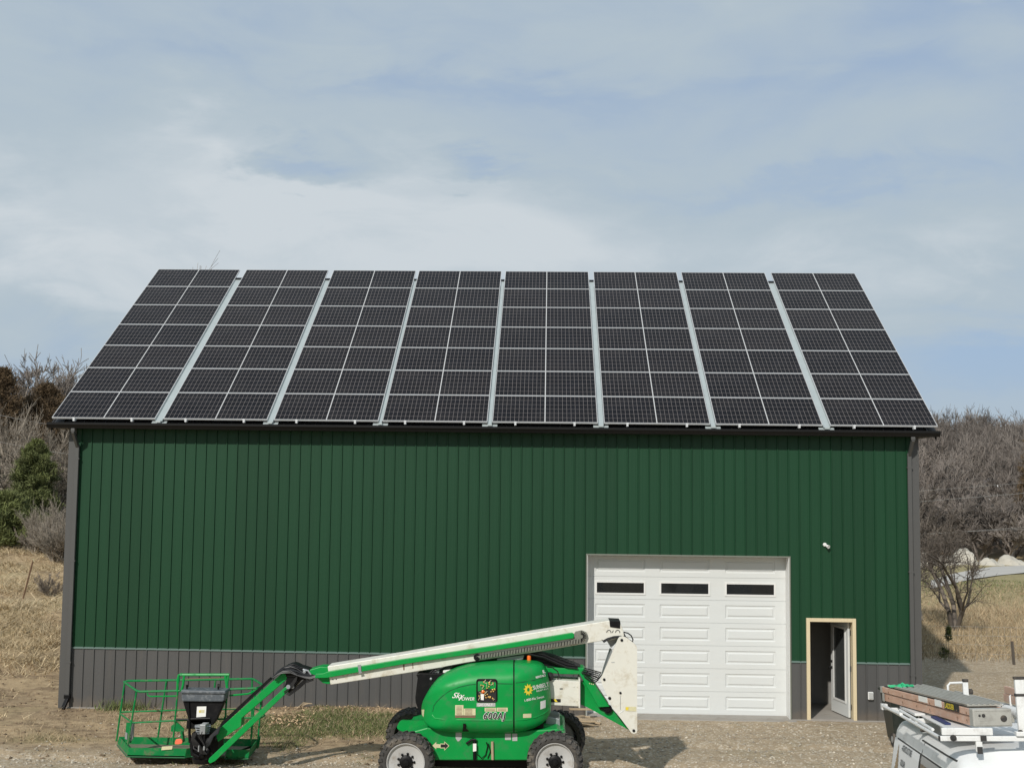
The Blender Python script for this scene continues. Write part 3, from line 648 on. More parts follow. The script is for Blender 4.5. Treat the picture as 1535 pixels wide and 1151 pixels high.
# hoods
TOPC=[(631.3,1066),(631.8,1058),(634,1050),(639,1040),(646,1029),(655,1018.5),(668,1009.5),(684,1002.5),(702,997.5),(725,994.5),(748,993),(770,992.3),(790,992.4),(804,993.2),(812,995.5),(817,1000),(820.5,1008),(823.5,1022),(825.5,1040),(826.2,1060)]
BOTC=[(631.3,1066),(632.5,1074),(637,1083),(645,1090.5),(656,1095),(675,1097),(700,1098),(730,1098.5),(760,1098),(785,1095.5),(800,1091),(812,1084.5),(820,1077),(825,1068),(826.2,1060)]
def curve(tab,x):
    xs=[p[0] for p in tab]; return float(np.interp(x,xs,[p[1] for p in tab]))
YH=-6.2; HX0,HX1=631.3,826.2
def hood_pt(u,v,u0=HX0,u1=HX1,flip=False):
    x=u0+(u1-u0)*u; zt=curve(TOPC,x); zb=curve(BOTC,x); y=zt+(zb-zt)*v
    ax=(x-HX0)/(HX1-HX0)
    sl_=max(0,1-ax/.30); dl_=.52*(1-math.sqrt(max(0,1-sl_**2.6)))
    sr=max(0,1-(1-ax)/.34); dr=.62*(1-math.sqrt(max(0,1-sr**2.0)))
    w_=v*2-1
    if w_<0: k=min(1,max(0,(-w_-.40)/.60)); dv=.40*(1-math.sqrt(max(0,1-k**2.0)))+.02*k
    else: k=min(1,max(0,(w_-.62)/.38)); dv=.22*(1-math.sqrt(max(0,1-k**2.2)))
    hgt=(zb-zt)/105.0
    d=math.sqrt(dl_**2+dr**2+(dv*min(1,hgt+.15))**2)
    return P(x,y,YH+d)
def dist(n,a,b):   # cosine spacing
    return [(1-math.cos(math.pi*i/n))/2 for i in range(n+1)]
def hood(name,u0,u1,parent,mirror=False,edge=(True,True)):
    mb=MB(); nu,nv=44,30; us=dist(nu,0,1)
    xs=[]
    for u in us:
        a=(u0-HX0)/(HX1-HX0); b=(u1-HX0)/(HX1-HX0)
        xs.append(HX0+(HX1-HX0)*(a+(b-a)*u))
    vs=dist(nv,0,1)
    for v in vs:
        for x in xs:
            p=hood_pt((x-HX0)/(HX1-HX0),v)
            if mirror: p=Vector((p.x,-5.15*2-p.y,p.z))
            mb.v.append(tuple(p))
    for j in range(nv):
        for i in range(nu):
            a=j*(nu+1)+i; mb.f.append((a,a+1,a+nu+2,a+nu+1))
    # returns towards the middle of the machine
    yb=-5.50 if not mirror else -5.15*2+5.50
    def rim(idx):
        n0=len(mb.v)
        for i in idx: x,y,z=mb.v[i]; mb.v.append((x,yb,z))
        for k in range(len(idx)-1): mb.f.append((idx[k],idx[k+1],n0+k+1,n0+k))
    rim(list(range(nu+1))); rim([nv*(nu+1)+i for i in range(nu+1)])
    rim([j*(nu+1) for j in range(nv+1)]); rim([j*(nu+1)+nu for j in range(nv+1)])
    return mb.build(name,G,parent,smooth=True,flat_angle=50)
SX=770.3
h1=hood('hood',HX0,SX-1.1,L); h2=hood('tail_cover',SX+1.1,HX1,L); hood('far_hood',HX0,SX-1.1,L,True); hood('far_tail_cover',SX+1.1,HX1,L,True)
q=MB(); q.box((P(650,1060,-5.6).x,-5.55,1.0),(P(812,1060,-5.6).x,-4.75,1.62)); sp=[P(SX,y,YH+.012+hood_pt((SX-HX0)/(HX1-HX0),(y-curve(TOPC,SX))/(curve(BOTC,SX)-curve(TOPC,SX))).y-YH) for y in np.linspace(curve(TOPC,SX)+.2,curve(BOTC,SX)-.2,16)]; q.prism(sp+[Vector((sp[-1].x,-5.5,sp[-1].z)),Vector((sp[0].x,-5.5,sp[0].z))],(.03,0,0)); q.v[-36:]=[(x-.015,y,z) for x,y,z in q.v[-36:]]; q.build('hood_seam',BK,tto)
bv=BVHTree.FromPolygons([Vector(v.co)+L.location for v in h1.data.vertices]+[Vector(v.co)+L.location for v in h2.data.vertices],[tuple(p.vertices) for p in h1.data.polygons]+[tuple(i+len(h1.data.vertices) for i in p.vertices) for p in h2.data.polygons])
def onh(x,y,off=.004):  # point of the hood surface seen at a photo pixel
    d=ray(x,y).normalized(); h=bv.ray_cast(CP,d,60)
    return (h[0]-d*off) if h[0] else P(x,y,YH+.3)-d*off
def hdecal(px,m,par,off=.004,n=4,name='decal'):  # quad decal following the surface
    q=MB(); a,b,c,d=[Vector(k) for k in px]
    q.grid(lambda u,v:onh(*((a*(1-u)+b*u)*(1-v)+(d*(1-u)+c*u)*v),off),n*2,n); return q.build(name,m,par)
def htext(body,x,y,size,m,par,rot=0,wid=1.0,off=.006,**kw):
    bold=kw.pop('offset',0)*1.0; V,F=text_polys(body,size,**kw); mb=MB(); c,s_=math.cos(rot),math.sin(rot)   # bold strokes: a few shifted copies, each a hair above the last
    for k,(dx,dy) in enumerate([(0,0)]+([(math.cos(a)*bold,math.sin(a)*bold) for a in np.arange(8)*math.pi/4] if bold>.25 else [(bold,0),(-bold,0)] if bold else [])):
        mb.add([onh(x+dx+(v.x*wid*c+v.y*s_),y+dy+(v.x*wid*s_*1-v.y*c),off+k*.0006) for v in V],F)
    return mb.build('lettering',m,par)
# belt line around the hood
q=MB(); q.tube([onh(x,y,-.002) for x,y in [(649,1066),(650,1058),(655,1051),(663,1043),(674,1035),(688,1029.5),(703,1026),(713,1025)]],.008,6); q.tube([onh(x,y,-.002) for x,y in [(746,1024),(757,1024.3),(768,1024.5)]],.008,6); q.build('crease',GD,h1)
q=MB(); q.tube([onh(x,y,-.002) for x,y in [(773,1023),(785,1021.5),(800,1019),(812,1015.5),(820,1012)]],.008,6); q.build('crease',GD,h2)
# lower ledge of the hood
q=MB(); q.tube([onh(x,y,-.003) for x,y in [(648,1071),(652,1076),(662,1077.5),(690,1078.5),(730,1079),(768,1079)]],.013,8); q.build('ledge',G,h1,smooth=True)
q=MB(); q.tube([onh(x,y,-.003) for x,y in [(773,1079),(788,1078),(803,1074.5),(815,1069),(823,1062)]],.013,8); q.build('ledge',G,h2,smooth=True)
# control window
wx0,wx1,wy0,wy1=715,744.5,1018,1051
def rr(x0,x1,y0,y1,r_,n=5):
    o=[]
    for cx,cy,a0 in ((x1-r_,y0+r_,-90),(x1-r_,y1-r_,0),(x0+r_,y1-r_,90),(x0+r_,y0+r_,180)):
        for k in range(n+1): a=R(a0+90*k/n); o.append((cx+r_*math.cos(a),cy+r_*math.sin(a)))
    return o
def hprism(px,off0,off1,m,name,par):
    a=[onh(x,y,off0) for x,y in px]; b=[onh(x,y,off1) for x,y in px]; n=len(px); q=MB(); q.add(a+b,[tuple(range(n)),tuple(range(2*n-1,n-1,-1))]+[(i,(i+1)%n,n+(i+1)%n,n+i)[::-1] for i in range(n)]); return q.build(name,m,par)
cw=hprism(rr(wx0,wx1,wy0,wy1,3),.008,-.02,MT['decal_black'],'control_panel',h1)
q=MB(); o1=[onh(x,y,.012) for x,y in rr(wx0,wx1,wy0,wy1,3)]; q.tube(o1+[o1[0]],.012,6); q.build('window_frame',BK,h1,smooth=True)
rr_=random.Random(3); q=MB()
for k in range(30):
    x=rr_.uniform(718,742); y=rr_.uniform(1021,1047); c=onh(x,y,.012); q.lathe(c,(0,-1,0),[(0,.012),(.012,.012),(.016,.0)],8)
q.build('connector',MT['brass'],h1)
q=MB()
for k in range(9):
    a=(rr_.uniform(718,742),rr_.uniform(1021,1047)); b=(a[0]+rr_.uniform(-7,7),a[1]+rr_.uniform(-6,6)); c=((a[0]+b[0])/2+2,(a[1]+b[1])/2-2)
    q.tube([onh(*a,.014),onh(*c,.03),onh(min(743,max(717,b[0])),min(1049,max(1020,b[1])),.014)],.005,5)
q.build('wire_loop',MT['decal_cream'],h1)
hdecal([(720.5,1039),(725.5,1040),(725,1049),(720.8,1048.5)],MT['decal_white'],h1,.02,name='tag'); q=MB(); q.lathe(onh(724,1036,.014),(0,-1,0),[(0,.026),(.02,.024),(.03,0)],14); q.build('knob',MT['amber'],h1)
# decals and lettering
hdecal([(682.3,1056.3),(694.7,1056.3),(694.7,1071.5),(682.3,1071.5)],MT['decal_cream'],h1); hdecal([(695,1061.5),(712.8,1061.5),(712.8,1071.5),(695,1071.5)],MT['decal_cream'],h1); hdecal([(682.3,1071.7),(712.6,1071.7),(712.6,1075.3),(682.3,1075.3)],MT['rust'],h1)
hdecal([(726.5,1060.2),(743.5,1060.2),(743.5,1065.8),(726.5,1065.8)],MT['decal_cream'],h1); hdecal([(744.5,1060.2),(761,1060.2),(761,1065.8),(744.5,1065.8)],MT['decal_cream'],h1)
q=MB(); 
for k in range(7): 
    y=1058.5+k*1.9; 
    for x0,x1 in (((684,692.5),) if k<2 else ((684,692.5),(697,708))): a=[onh(x,yy,.007) for x,yy in ((x0,y),(x1,y),(x1,y+.6),(x0,y+.6))]; q.add(a,[(0,1,2,3)])
for x0,x1 in ((728,742),(746,759)):
    for y in (1061.6,1063.6): a=[onh(x,yy,.007) for x,yy in ((x0,y),(x1,y),(x1,y+.7),(x0,y+.7))]; q.add(a,[(0,1,2,3)])
q.build('fine_print',MT['rust'],h1)
hdecal([(714.5,1053),(742.5,1053),(742.5,1058.6),(714.5,1058.6)],MT['decal_grey'],h1); htext('GAS ONLY',716,1058,6.0,MT['decal_white'],h1,wid=.78,offset=.05)
htext('600AJ',724,1077.0,14,MT['decal_white'],h1,wid=.86,shear=.2,offset=.85,spacing=1.16); htext('600AJ',724,1077.0,14,MT['decal_black'],h1,wid=.86,shear=.2,offset=.2,spacing=1.16,off=.018)
htext('Sky',677,1045.5,12,MT['decal_white'],h1,rot=R(3),shear=.5,offset=.2); htext('POWER',688,1049.3,7,MT['decal_white'],h1,wid=.95,shear=.2,offset=.12)
# sun gear emblem and hire company lettering on the tail cover
cx_,cy_=792,1033.2; n=10; o_=[];i_=[]
for k in range(n*3):
    a=2*math.pi*k/(n*3); r_=(9.6,6.6,6.2)[k%3]; o_.append((cx_+r_*.78*math.cos(a+.1),cy_+r_*1.0*math.sin(a+.1))); i_.append((cx_+2.6*.78*math.cos(a+.1),cy_+2.9*math.sin(a+.1)))
q=MB(); N=len(o_); q.add([onh(*p,.006) for p in o_]+[onh(*p,.006) for p in i_],[(k,(k+1)%N,N+(k+1)%N,N+k) for k in range(N)]); q.build('emblem',MT['decal_yellow'],h2)
htext('SUNBELT',799.6,1033.6,9.2,MT['decal_white'],h2,rot=R(-13),wid=.62,offset=.2,spacing=1.05); htext('RENTALS',804.5,1036.8,3.6,MT['decal_white'],h2,rot=R(-14),wid=1.05,offset=.12,spacing=1.25)
htext('1-800-No Sweat',786,1051.5,5.4,MT['decal_white'],h2,rot=R(-12),wid=.85,offset=.08); htext('RENTALS',803.5,1016.5,4.6,MT['decal_white'],h2,rot=R(-14),wid=.80,offset=.2); htext('IL',814,1009,7,MT['decal_white'],h2,rot=R(-16),wid=.8,offset=.3)
hdecal([(810,1051),(818,1048.5),(818,1060),(810,1063)],MT['decal_white'],h2); hdecal([(784,1069.5),(796.5,1069),(796.5,1075),(784,1075.5)],MT['decal_cream'],h2)
hdecal([(632,1063),(636,1063),(635,1074),(632.5,1071)],MT['decal_cream'],h1,n=2)
# hood latch
hprism([(694,1084),(698,1084),(700,1090),(703,1096),(693,1096),(694,1090)],.02,-.01,BK,'latch',h1)
# beacon
bc=P(793,990,-5.5); q=MB(); q.lathe((bc.x,-5.5,P(793,994.5,-5.5).z-.03),(0,0,1),[(0,.045),(.06,.045)],16); bo=q.build('beacon_base',BK,L)
q=MB(); q.lathe((bc.x,-5.5,P(793,991.5,-5.5).z),(0,0,1),[(0,.034),(.09,.033),(.105,.028),(.112,0)],16); q.build('beacon_light',MT['amber'],L,smooth=True)
# dark engine bay, tank and hoses between the hoods
q=MB(); plate(q,sub([(626,1016),(624,1012),(630,1009),(668,1009),(690,1000),(700,1030),(650,1070),(640,1080),(633,1072),(625,1058),(622.5,1045)],2),-5.60,-4.6); q.build('engine_bay',BK,L,bevel=.03)
q=MB(); c=P(646,1017,-5.62); q.lathe(c,(0,-1,0),[(0,.022),(.01,.018),(.015,0)],12); q.build('bolt',MT['valve_grey'],L)
q=MB(); plate(q,[(651,1003.5),(658,1003.5),(658,1011),(646,1011),(646,1009.5),(651,1009)],-5.5,-5.4); plate(q,[(664,1004.5),(684,1002.5),(684,1010),(664,1011)],-5.5,-5.2); q.build('engine_cover',MT['decal_white'],L,bevel=.008)
q=MB(); plate(q,[(668,1006),(690,994),(712,985),(745,978),(785,973),(830,984),(870,999),(872,1004),(830,1004),(812,1000),(770,992),(745,994),(700,998)],-5.38,-5.05); q.build('tower_deck',BK,L)
q=MB()
for k,(oy,dz) in enumerate([(-5.50,0),(-5.47,2.5),(-5.43,5),(-5.53,3.5)]):
    q.tube([P(x,y+dz,oy) for x,y in [(640,1012),(652,1002),(668,995),(700,989),(740,983),(790,976),(815,981),(835,990),(850,996),(866,998)]],.014,6)
q.tube([P(x,y,-5.5) for x,y in [(786,978),(800,976),(812,979),(826,985),(846,993),(866,999)]],.010,6); q.tube([P(x,y,-5.5) for x,y in [(820,999),(828,1000),(836,1006),(838,1013),(836,1018)]],.010,6)
q.lathe(P(824,1013,-5.55),(0,-1,0),[(0,.07),(.05,.07),(.05,.03),(.06,0)],18)
q.build('hose_bundle',MT['cable_black'],L,smooth=True)
q=MB(); plate(q,[(745,985),(783,979),(786,982),(784,988),(770,990),(745,990)],-5.47,-5.4); q.build('tower_link',MT['valve_grey'],L,bevel=.01)
# lower boom assembly on the right: white cylinder box, green lower boom, green brace, cream riser
q=MB(); plate(q,[(820,1018),(868,1021),(868.6,1058.5),(820,1056)],-5.55,-5.05); wbo=q.build('counterweight_box',WH,L,bevel=.008)
q=MB(); plate(q,[(867.3,1016.5),(869.6,1017),(869.6,1060.6),(867.3,1060.3)],-5.60,-5.0)
for y in (1028.5,1050.5):
    for x in (860.5,865): q.lathe(P(x,y,-5.551),(0,-1,0),[(0,.014),(.006,.012),(.008,0)],8)
q.build('flange',WH,wbo)
decal([(825,1047),(840.5,1047.3),(840.5,1052),(826,1052)],-5.556,MT['decal_black'],wbo); decal([(829.5,1047.3),(833,1047.3),(836,1051.6),(832.5,1051.6)],-5.559,MT['decal_yellow'],wbo); decal([(839,1031.2),(843.5,1031.2),(843.5,1032.6),(839,1032.6)],-5.556,MT['decal_black'],wbo)
q=MB(); lb=[(808,999),(840,1001),(874.7,1001),(877.5,1003.5),(914,1059),(897,1059.8),(868.9,1010.5),(840,1010),(808,1007)]; plate(q,lb,-5.50,-5.10); lbo=q.build('lower_boom',G,L,bevel=.012)
q=MB(); plate(q,[(870.5,1022),(884,1024),(898,1059.8),(914,1059),(943.5,1094),(879,1058.8),(870.5,1055.6)],-5.40,-5.20); q.build('brace_plate',MT['lift_green'],lbo)
q=MB(); c=P(911,1062,-5.42); q.lathe(c+Vector((0,.0,0)),(0,-1,0),[(0,.075),(.03,.075),(.03,.045),(.05,.04),(.05,0)],18); q.tube([P(900,1060,-5.43),P(915,1065,-5.43)],.03,8); q.build('pivot_pin',BK,lbo,smooth=True)
q=MB()
for dx,dy in ((0,0),(2.8,.6),(5.4,1.2)): q.lathe(P(884+dx,1024+dy,-5.503),(0,-1,0),[(0,.011),(.006,.009),(.007,0)],8)
q.build('bolt',MT['decal_cream'],lbo)
rs=[(926.5,957),(929,954),(934,953.3),(939.5,955.5),(949.8,963.3),(953.5,967),(955.2,972),(955.2,1095),(954,1098),(950.6,1099.2),(946.5,1097.8),(918.4,1060.3),(902.7,1026),(900.4,1017.4)]
q=MB(); plate(q,rs,-5.62,-5.59); plate(q,rs,-4.99,-4.96); rso=q.build('riser_plate',WH,L)
q=MB(); plate(q,[(931,958),(949.5,965.5),(953,972),(953,1088),(949,1088),(949,975),(929,962)],-5.589,-4.991); q.build('riser_back',WH,rso)
q=MB(); plate(q,[(906,1003),(915.5,975),(918,976),(911,1003),(903,1013.5)],-5.45,-5.1); plate(q,[(909,959),(916,971),(931,955),(926,953)],-5.42,-5.15); q.build('riser_link',MT['valve_grey'],rso)
q=MB()
for x,y,r_ in ((932,959,.024),(905.7,1018,.022),(913.8,1046,.026),(930,1038,.020),(950,1094.5,.024)): q.lathe(P(x,y,-5.621),(0,-1,0),[(0,r_),(.012,r_*.95),(.016,r_*.6),(.020,0)],14)
q.build('pin',BK,rso,smooth=True)
decal([(937.3,1058.3),(953.5,1058.9),(953.5,1065.6),(937.3,1065.2)],-5.625,MT['decal_cream'],rso); decal([(938.2,1059.5),(942.5,1059.6),(941.5,1063.8),(938.2,1063.6)],-5.628,MT['decal_yellow'],rso); decal([(916.5,991.6),(921.3,991.6),(921.3,992.8),(916.5,992.8)],-5.625,MT['decal_grey'],rso)
q=MB(); q.tube([P(930,1042,-5.624),P(929.8,1063,-5.624)],.004,5); q.tube([P(929,1068,-5.624),P(933,1066,-5.626),P(936,1063,-5.624)],.004,5); q.build('weld_seam',MT['valve_grey'],rso)
q=MB()
for k in range(4):
    q.tube([P(x+k*1.2,y+k*1.4,-5.5-.02*k) for x,y in [(901,958),(908,954),(918,951),(928,950.5),(936,953),(943,959),(948,962)]],.013,6)
q.tube([P(x,y,-5.5) for x,y in [(934.5,948),(938,955),(943,960),(948,962.5),(948.8,958),(946,952),(941,948.5),(934.5,947)]],.012,6)
for k in range(4): q.tube([P(x-k*1.6,y+k*2.2,-5.48-.02*k) for x,y in [(876,1001),(884,1003),(893,1005.5),(900,1007.5),(901.5,1012),(897,1016),(889,1013),(880,1006)]],.011,6)
q.build('hose_loop',MT['cable_black'],rso,smooth=True)
# main boom
mb_=[(490.8,998.4),(600,981),(750,955.8),(840,941.5),(912,930),(929.5,931.5),(934,944),(936,953),(928,956),(915,959.5),(900.5,960.5),(750,986),(620,1006.8),(495.3,1026)]
q=MB(); plate(q,mb_,-5.54,-5.16); mbo=q.build('main_boom',WH,L,bevel=.012)
q=MB(); plate(q,[(464,1003.5),(480,999),(491.5,999.5),(500,1003),(505,1020),(492,1025),(484,1023.5),(473,1014),(464,1012)],-5.50,-5.2); q.build('fly_boom',G,mbo,bevel=.01)
q=MB(); plate(q,[(484,1009),(491,1006.3),(600,988.2),(750,965.8),(857.5,948),(861,950.3),(860,956.2),(750,973.2),(600,996),(490,1015.6),(472,1016),(473,1009.5)],-5.61,-5.545); q.build('guide_rail',G,mbo,bevel=.008)
q=MB(); plate(q,[(715,983),(750,977),(800,969.3),(850,961.5),(862,957),(860,951),(863,946.5),(872,944.6),(879,947.5),(880.5,953),(878.5,958.5),(868,963.5),(800,974.5),(750,982.8),(720,987)],-5.60,-5.545); pto=q.build('powertrack',MT['powertrack'],mbo)
q=MB()
for k in range(36):
    t=k/35; x=722+t*150; y=984.3-t*24.3; q.bar(P(x,y-3.1,-5.602),P(x-.6,y+3.1,-5.602),.012,.012,(0,1,0))
for k in range(9):
    a=-1.5+k*.38; c=(871,953.5); q.bar(P(c[0]+3*math.cos(a),c[1]+3*math.sin(a),-5.602),P(c[0]+8*math.cos(a),c[1]+8*math.sin(a),-5.602),.012,.012,(0,1,0))
q.lathe(P(715,984.5,-5.56),(0,-1,0),[(0,.055),(.03,.055),(.03,.04),(.035,.04),(.035,.02),(.045,0)],18)
q.build('link',BK,pto)
q=MB(); plate(q,[(536,996.5),(541,996),(541.5,1006),(543,1008),(538,1009.5)],-5.625,-5.611); q.build('clip',MT['valve_grey'],mbo)
q=MB(); plate(q,[(913.5,930),(930,930.8),(929.5,941.6),(914.5,939.4)],-5.556,-5.12); q.build('boom_end_cap',BK,mbo,bevel=.006)
q=MB()
for x in (912.7,926): 
    c=[P(x+3.2*math.cos(a),947.3+3.2*math.sin(a),-5.542) for a in np.linspace(math.pi*.95,math.pi*2.1,9)]; q.tube(c,.006,5)
q.tube([P(919.5,944.5,-5.542),P(917.5,948,-5.542)],.006,5); q.tube([P(907,962,-5.53),P(902,958.5,-5.545)],.006,5)
for x,y in ((499,1018),(504,1017.5)): q.lathe(P(x,y,-5.541),(0,-1,0),[(0,.010),(.004,.009),(.005,0)],8)
q.build('bolt',BK,mbo)
q=MB()
for x0,x1,y0,y1 in ((604,606,992,1004),(618,619,990,1002)): plate(q,[(x0,y0),(x1,y0),(x1+.5,y1),(x0+.5,y1)],-5.543,-5.541)
plate(q,[(600,992.5),(604,992),(604,993.2),(600,993.6)],-5.545,-5.541); q.build('scuff',MT['rust'],mbo)
# jib: upper arm, lower arm, pivot head
q=MB(); plate(q,[(423,1008),(430.5,1004.8),(432,1016),(362,1076),(361.5,1088),(326.5,1111.5),(322.8,1097)],-5.46,-5.26); jo=q.build('jib_arm',G,L,bevel=.008)
q=MB(); plate(q,[(329,1088),(333,1081),(375,1042),(404,1015.5),(407,1018.5),(372,1051),(331,1090)],-5.42,-5.32); q.build('jib_cylinder',BK,jo)
q=MB(); plate(q,[(427,1029.5),(431,1028.5),(433.5,1032),(431,1036.5),(322,1140.5),(314.5,1144),(311.8,1140.5),(313.5,1136)],-5.54,-5.47); q.build('lower_jib_link',G,L,bevel=.008)
q=MB(); plate(q,sub([(417,1010),(420,1004),(428,998),(440,994.5),(450,999),(463,1003),(470,1009),(468,1015),(452,1019),(445,1026),(436,1036),(431,1037),(426,1030),(430,1016),(424,1008)],2),-5.48,-5.22); pho=q.build('jib_pivot',BK,L,bevel=.01)
q=MB(); q.tube([P(432,1029,-5.58),P(432,1029,-5.44)],.035,12); q.lathe(P(438.5,1029,-5.485),(0,-1,0),[(0,.035),(.02,.03),(.025,0)],12); q.lathe(P(457,1006,-5.485),(0,-1,0),[(0,.03),(.05,.026),(.055,0)],12); q.tube([P(454,1003,-5.5),P(462,1005,-5.5),P(466,1011,-5.5)],.016,8); q.build('fitting',MT['valve_grey'],pho,smooth=True)
q=MB(); rr_=random.Random(5)
for k in range(9):
    j=lambda:rr_.uniform(-1.2,1.2)
    q.tube([P(x+j(),y+j(),-5.5-.012*k) for x,y in [(409,1015),(416,1006+k*.5),(424,999.5+k),(436,997+k*1.3),(446,1000+k*1.5),(456,1007+k),(466,1011+k*.6),(476,1013),(486,1012)]],.010,5)
for k in range(4): q.tube([P(x,y+k*2,-5.5-.02*k) for x,y in [(446,1004),(444,1014),(437,1024),(426,1032),(434,1036),(448,1026),(458,1017),(470,1013)]],.009,5)
q.build('hose_bundle',MT['cable_black'],pho,smooth=True)
# ------------------------------------------------------------ platform (basket)
YF,YB=-4.95,-4.08
bk=MB()
lip=[((189,1117),(190.5,1133.5),YF),((277,1115.5),(277,1130.3),YF)]
fl_=[P(176,1113,YB),P(190.5,1133,YF),P(277,1130,YF),P(287,1124,YF+.1),P(337,1122,YF+.1),P(338,1128.6,YF),P(372,1127.5,YF),P(387,1121.5,YB+.25),P(387,1114,YB)]
zf=.115; flp=[Vector((p.x,p.y,zf)) for p in fl_]
bk.prism(flp,(0,0,.03)); pf=bk.build('platform',MT['basket_floor'],L)
q=MB(); ht=.155; n=len(flp); up0=Vector((.028,0,ht))
for i in range(n):
    if i in (3,): continue
    a,b=flp[i],flp[(i+1)%n]; d=(b-a); nr=Vector((-d.y,d.x,0)).normalized()*.012
    q.add([a,b,b+up0,a+up0,a+nr,b+nr,b+up0+nr,a+up0+nr],[(0,1,2,3),(7,6,5,4),(3,2,6,7),(0,3,7,4),(1,5,6,2)])
q.build('toe_board',MT['lift_green_worn'],pf)
q=MB(); q.tube(flp+[flp[0]],.012,6); q.build('edge_rim',MT['lift_dark_green'],pf)
tr_=MB(); rT=.020
F_=lambda x,y:P(x,y,YF); B_=lambda x,y:P(x,y,YB)
top=[F_(270,1034.8),F_(210,1036.2),F_(205,1035),P(188.5,1023.5,YB-.12),B_(186,1021.5),B_(192,1020),B_(265,1019),B_(377,1017),P(381,1018,YB-.1),P(393,1026,YF+.32),P(391,1029,YF+.15),P(384,1031,YF),F_(344,1032.6)]
tr_.tube(top,rT,8)
mid=[F_(337,1077),F_(266,1079.3),F_(202,1082.8),F_(197,1081.5),P(181,1070,YB-.1),B_(180,1067),B_(186,1066.6),B_(280,1063.5),B_(383,1062),P(391,1065,YB-.1),P(397,1072,YF+.25),P(392,1075,YF+.05),F_(350,1076)]
tr_.tube(mid,.015,8)
for a,b in ((F_(204.5,1037),F_(191.5,1115)),(B_(187,1022),B_(174.5,1110)),(B_(249.5,1020),B_(236,1110)),(F_(268.5,1013),F_(259,1115)),(F_(342,1013),F_(337.5,1078)),(B_(323,1019),B_(313,1106)),(B_(378,1018),B_(377,1104)),(P(393,1028,YF+.3),P(387,1107,YF+.3)),(F_(383,1031.5),F_(376,1110))): tr_.tube([a,b],.017,8)
tr_.build('guard_rail',MT['lift_green_worn'],pf,smooth=True)
# raised hoop and entry gate bar
q=MB(); q.tube([F_(266,1036),F_(266.5,1018),F_(268,1011.5),F_(272,1010),F_(276,1013),F_(274.5,1026),F_(272,1036)],.022,8); q.tube([F_(270,1011),F_(344,1011)],.024,8); q.tube([F_(338,1012),F_(341,1033)],.026,8); q.tube([F_(343,1009),F_(339,1034)],.018,8)
q.tube([F_(221,1038.5),F_(222,1042),F_(226,1043.3),F_(266,1042.8)],.013,6); q.tube([F_(344,1042),F_(372,1039.5),F_(380,1036),F_(386,1031)],.016,6)
q.build('hoop',G,pf,smooth=True)
q=MB(); q.tube([F_(276,1017.3),F_(336,1015.3)],.008,6); q.build('gate_bar',MT['rust'],pf)
q=MB(); plate(q,[(189,1083),(196,1083),(196,1113),(187.5,1113)],YF+.05,YF+.09); plate(q,[(256.5,1088),(264,1081),(276,1092),(275,1096),(256,1096)],YB-.05,YB-.02); plate(q,[(270,1097),(273,1097),(275,1112),(272,1112)],YF+.1,YF+.2); q.build('gate_panel',MT['lift_green_worn'],pf)
q=MB(); plate(q,[(196.5,1084),(200.5,1084),(199,1106),(194.5,1112)],YF+.05,YF+.1); plate(q,[(188,1097),(191,1098),(190.5,1108),(187,1107)],YF+.04,YF+.08); q.build('latch_plate',MT['valve_grey'],pf)
decal([(242.5,1118.5),(258.5,1117.5),(258,1122.6),(241.8,1123.8)],YF-.02,MT['decal_cream'],pf)
q=MB(); plate(q,sub([(263,1109),(265,1107.5),(272,1107.5),(272.5,1114),(262,1115)],2),YF+.02,YF+.06); q.build('foot_pedal',MT['red_orange'],pf,bevel=.005)
q=MB()
for cx0 in (259,340):
    q.tube([P(cx0+4*math.cos(a),1075.5+3.2*math.sin(a),YB) for a in np.linspace(math.pi*.9,math.pi*2.2,9)],.008,5)
q.build('lanyard_ring',BK,pf)
# console
YK=-5.12
q=MB(); plate(q,[(272,1037.5),(275,1034.5),(335,1035.5),(337,1038.5),(336,1050),(333,1051.5),(274,1051),(271.5,1049)],YK-.12,YK+.16); kso=q.build('console',MT['console_grey'],pf,bevel=.02)
q=MB(); plate(q,[(271,1034.2),(337.5,1035.3),(338.3,1039.6),(271,1039)],YK-.15,YK+.18); q.build('console_lid',MT['console_grey'],kso,bevel=.012)
q=MB(); plate(q,[(274,1051),(336,1051.5),(324,1078),(319,1086),(290,1086),(283,1080)],YK-.06,YK+.1); plate(q,[(280,1078),(317,1078),(317,1087),(298,1092),(279,1092)],YK-.06,YK+.12); q.build('console_pedestal',BK,pf,bevel=.01)
decal([(295.3,1058.5),(309.3,1058.2),(308.3,1073.5),(294.3,1074.6)],YK-.068,MT['decal_white'],kso); decal([(299,1063.5),(306.5,1063.3),(306.2,1067.8),(298.7,1068)],YK-.071,MT['decal_cream'],kso); decal([(298.5,1064.5),(300.5,1064.5),(300.3,1067),(298.3,1067)],YK-.074,MT['decal_yellow'],kso)
q=MB(); q.tube([P(280.3,1037,YK),P(280.3,1026,YK)],[.012,.02],8); q.tube([P(327,1037,YK),P(327.5,1028,YK)],[.01,.02],8); q.lathe(P(327.3,1027,YK),(0,0,1),[(0,.0),(.005,.024),(.02,.02),(.03,0)],10); q.build('joystick',BK,kso,smooth=True)
q=MB(); q.tube([P(282.5,1052,YK-.08),P(284,1078,YK-.08),P(284,1098,YK-.08),P(285,1112,YK-.05)],[.016,.014,.024,.03],8); q.build('cable_boot',BK,pf,smooth=True)
q=MB()
for x0,x1,y0 in ((263,337,1077.5),): q.tube([P(x0,y0,YF-.02),P(286,y0,YF-.03)],.014,8); q.tube([P(286,1077,YK-.09),P(315,1076,YK-.09)],.012,8)
q.build('clamp_rail',BK,pf)
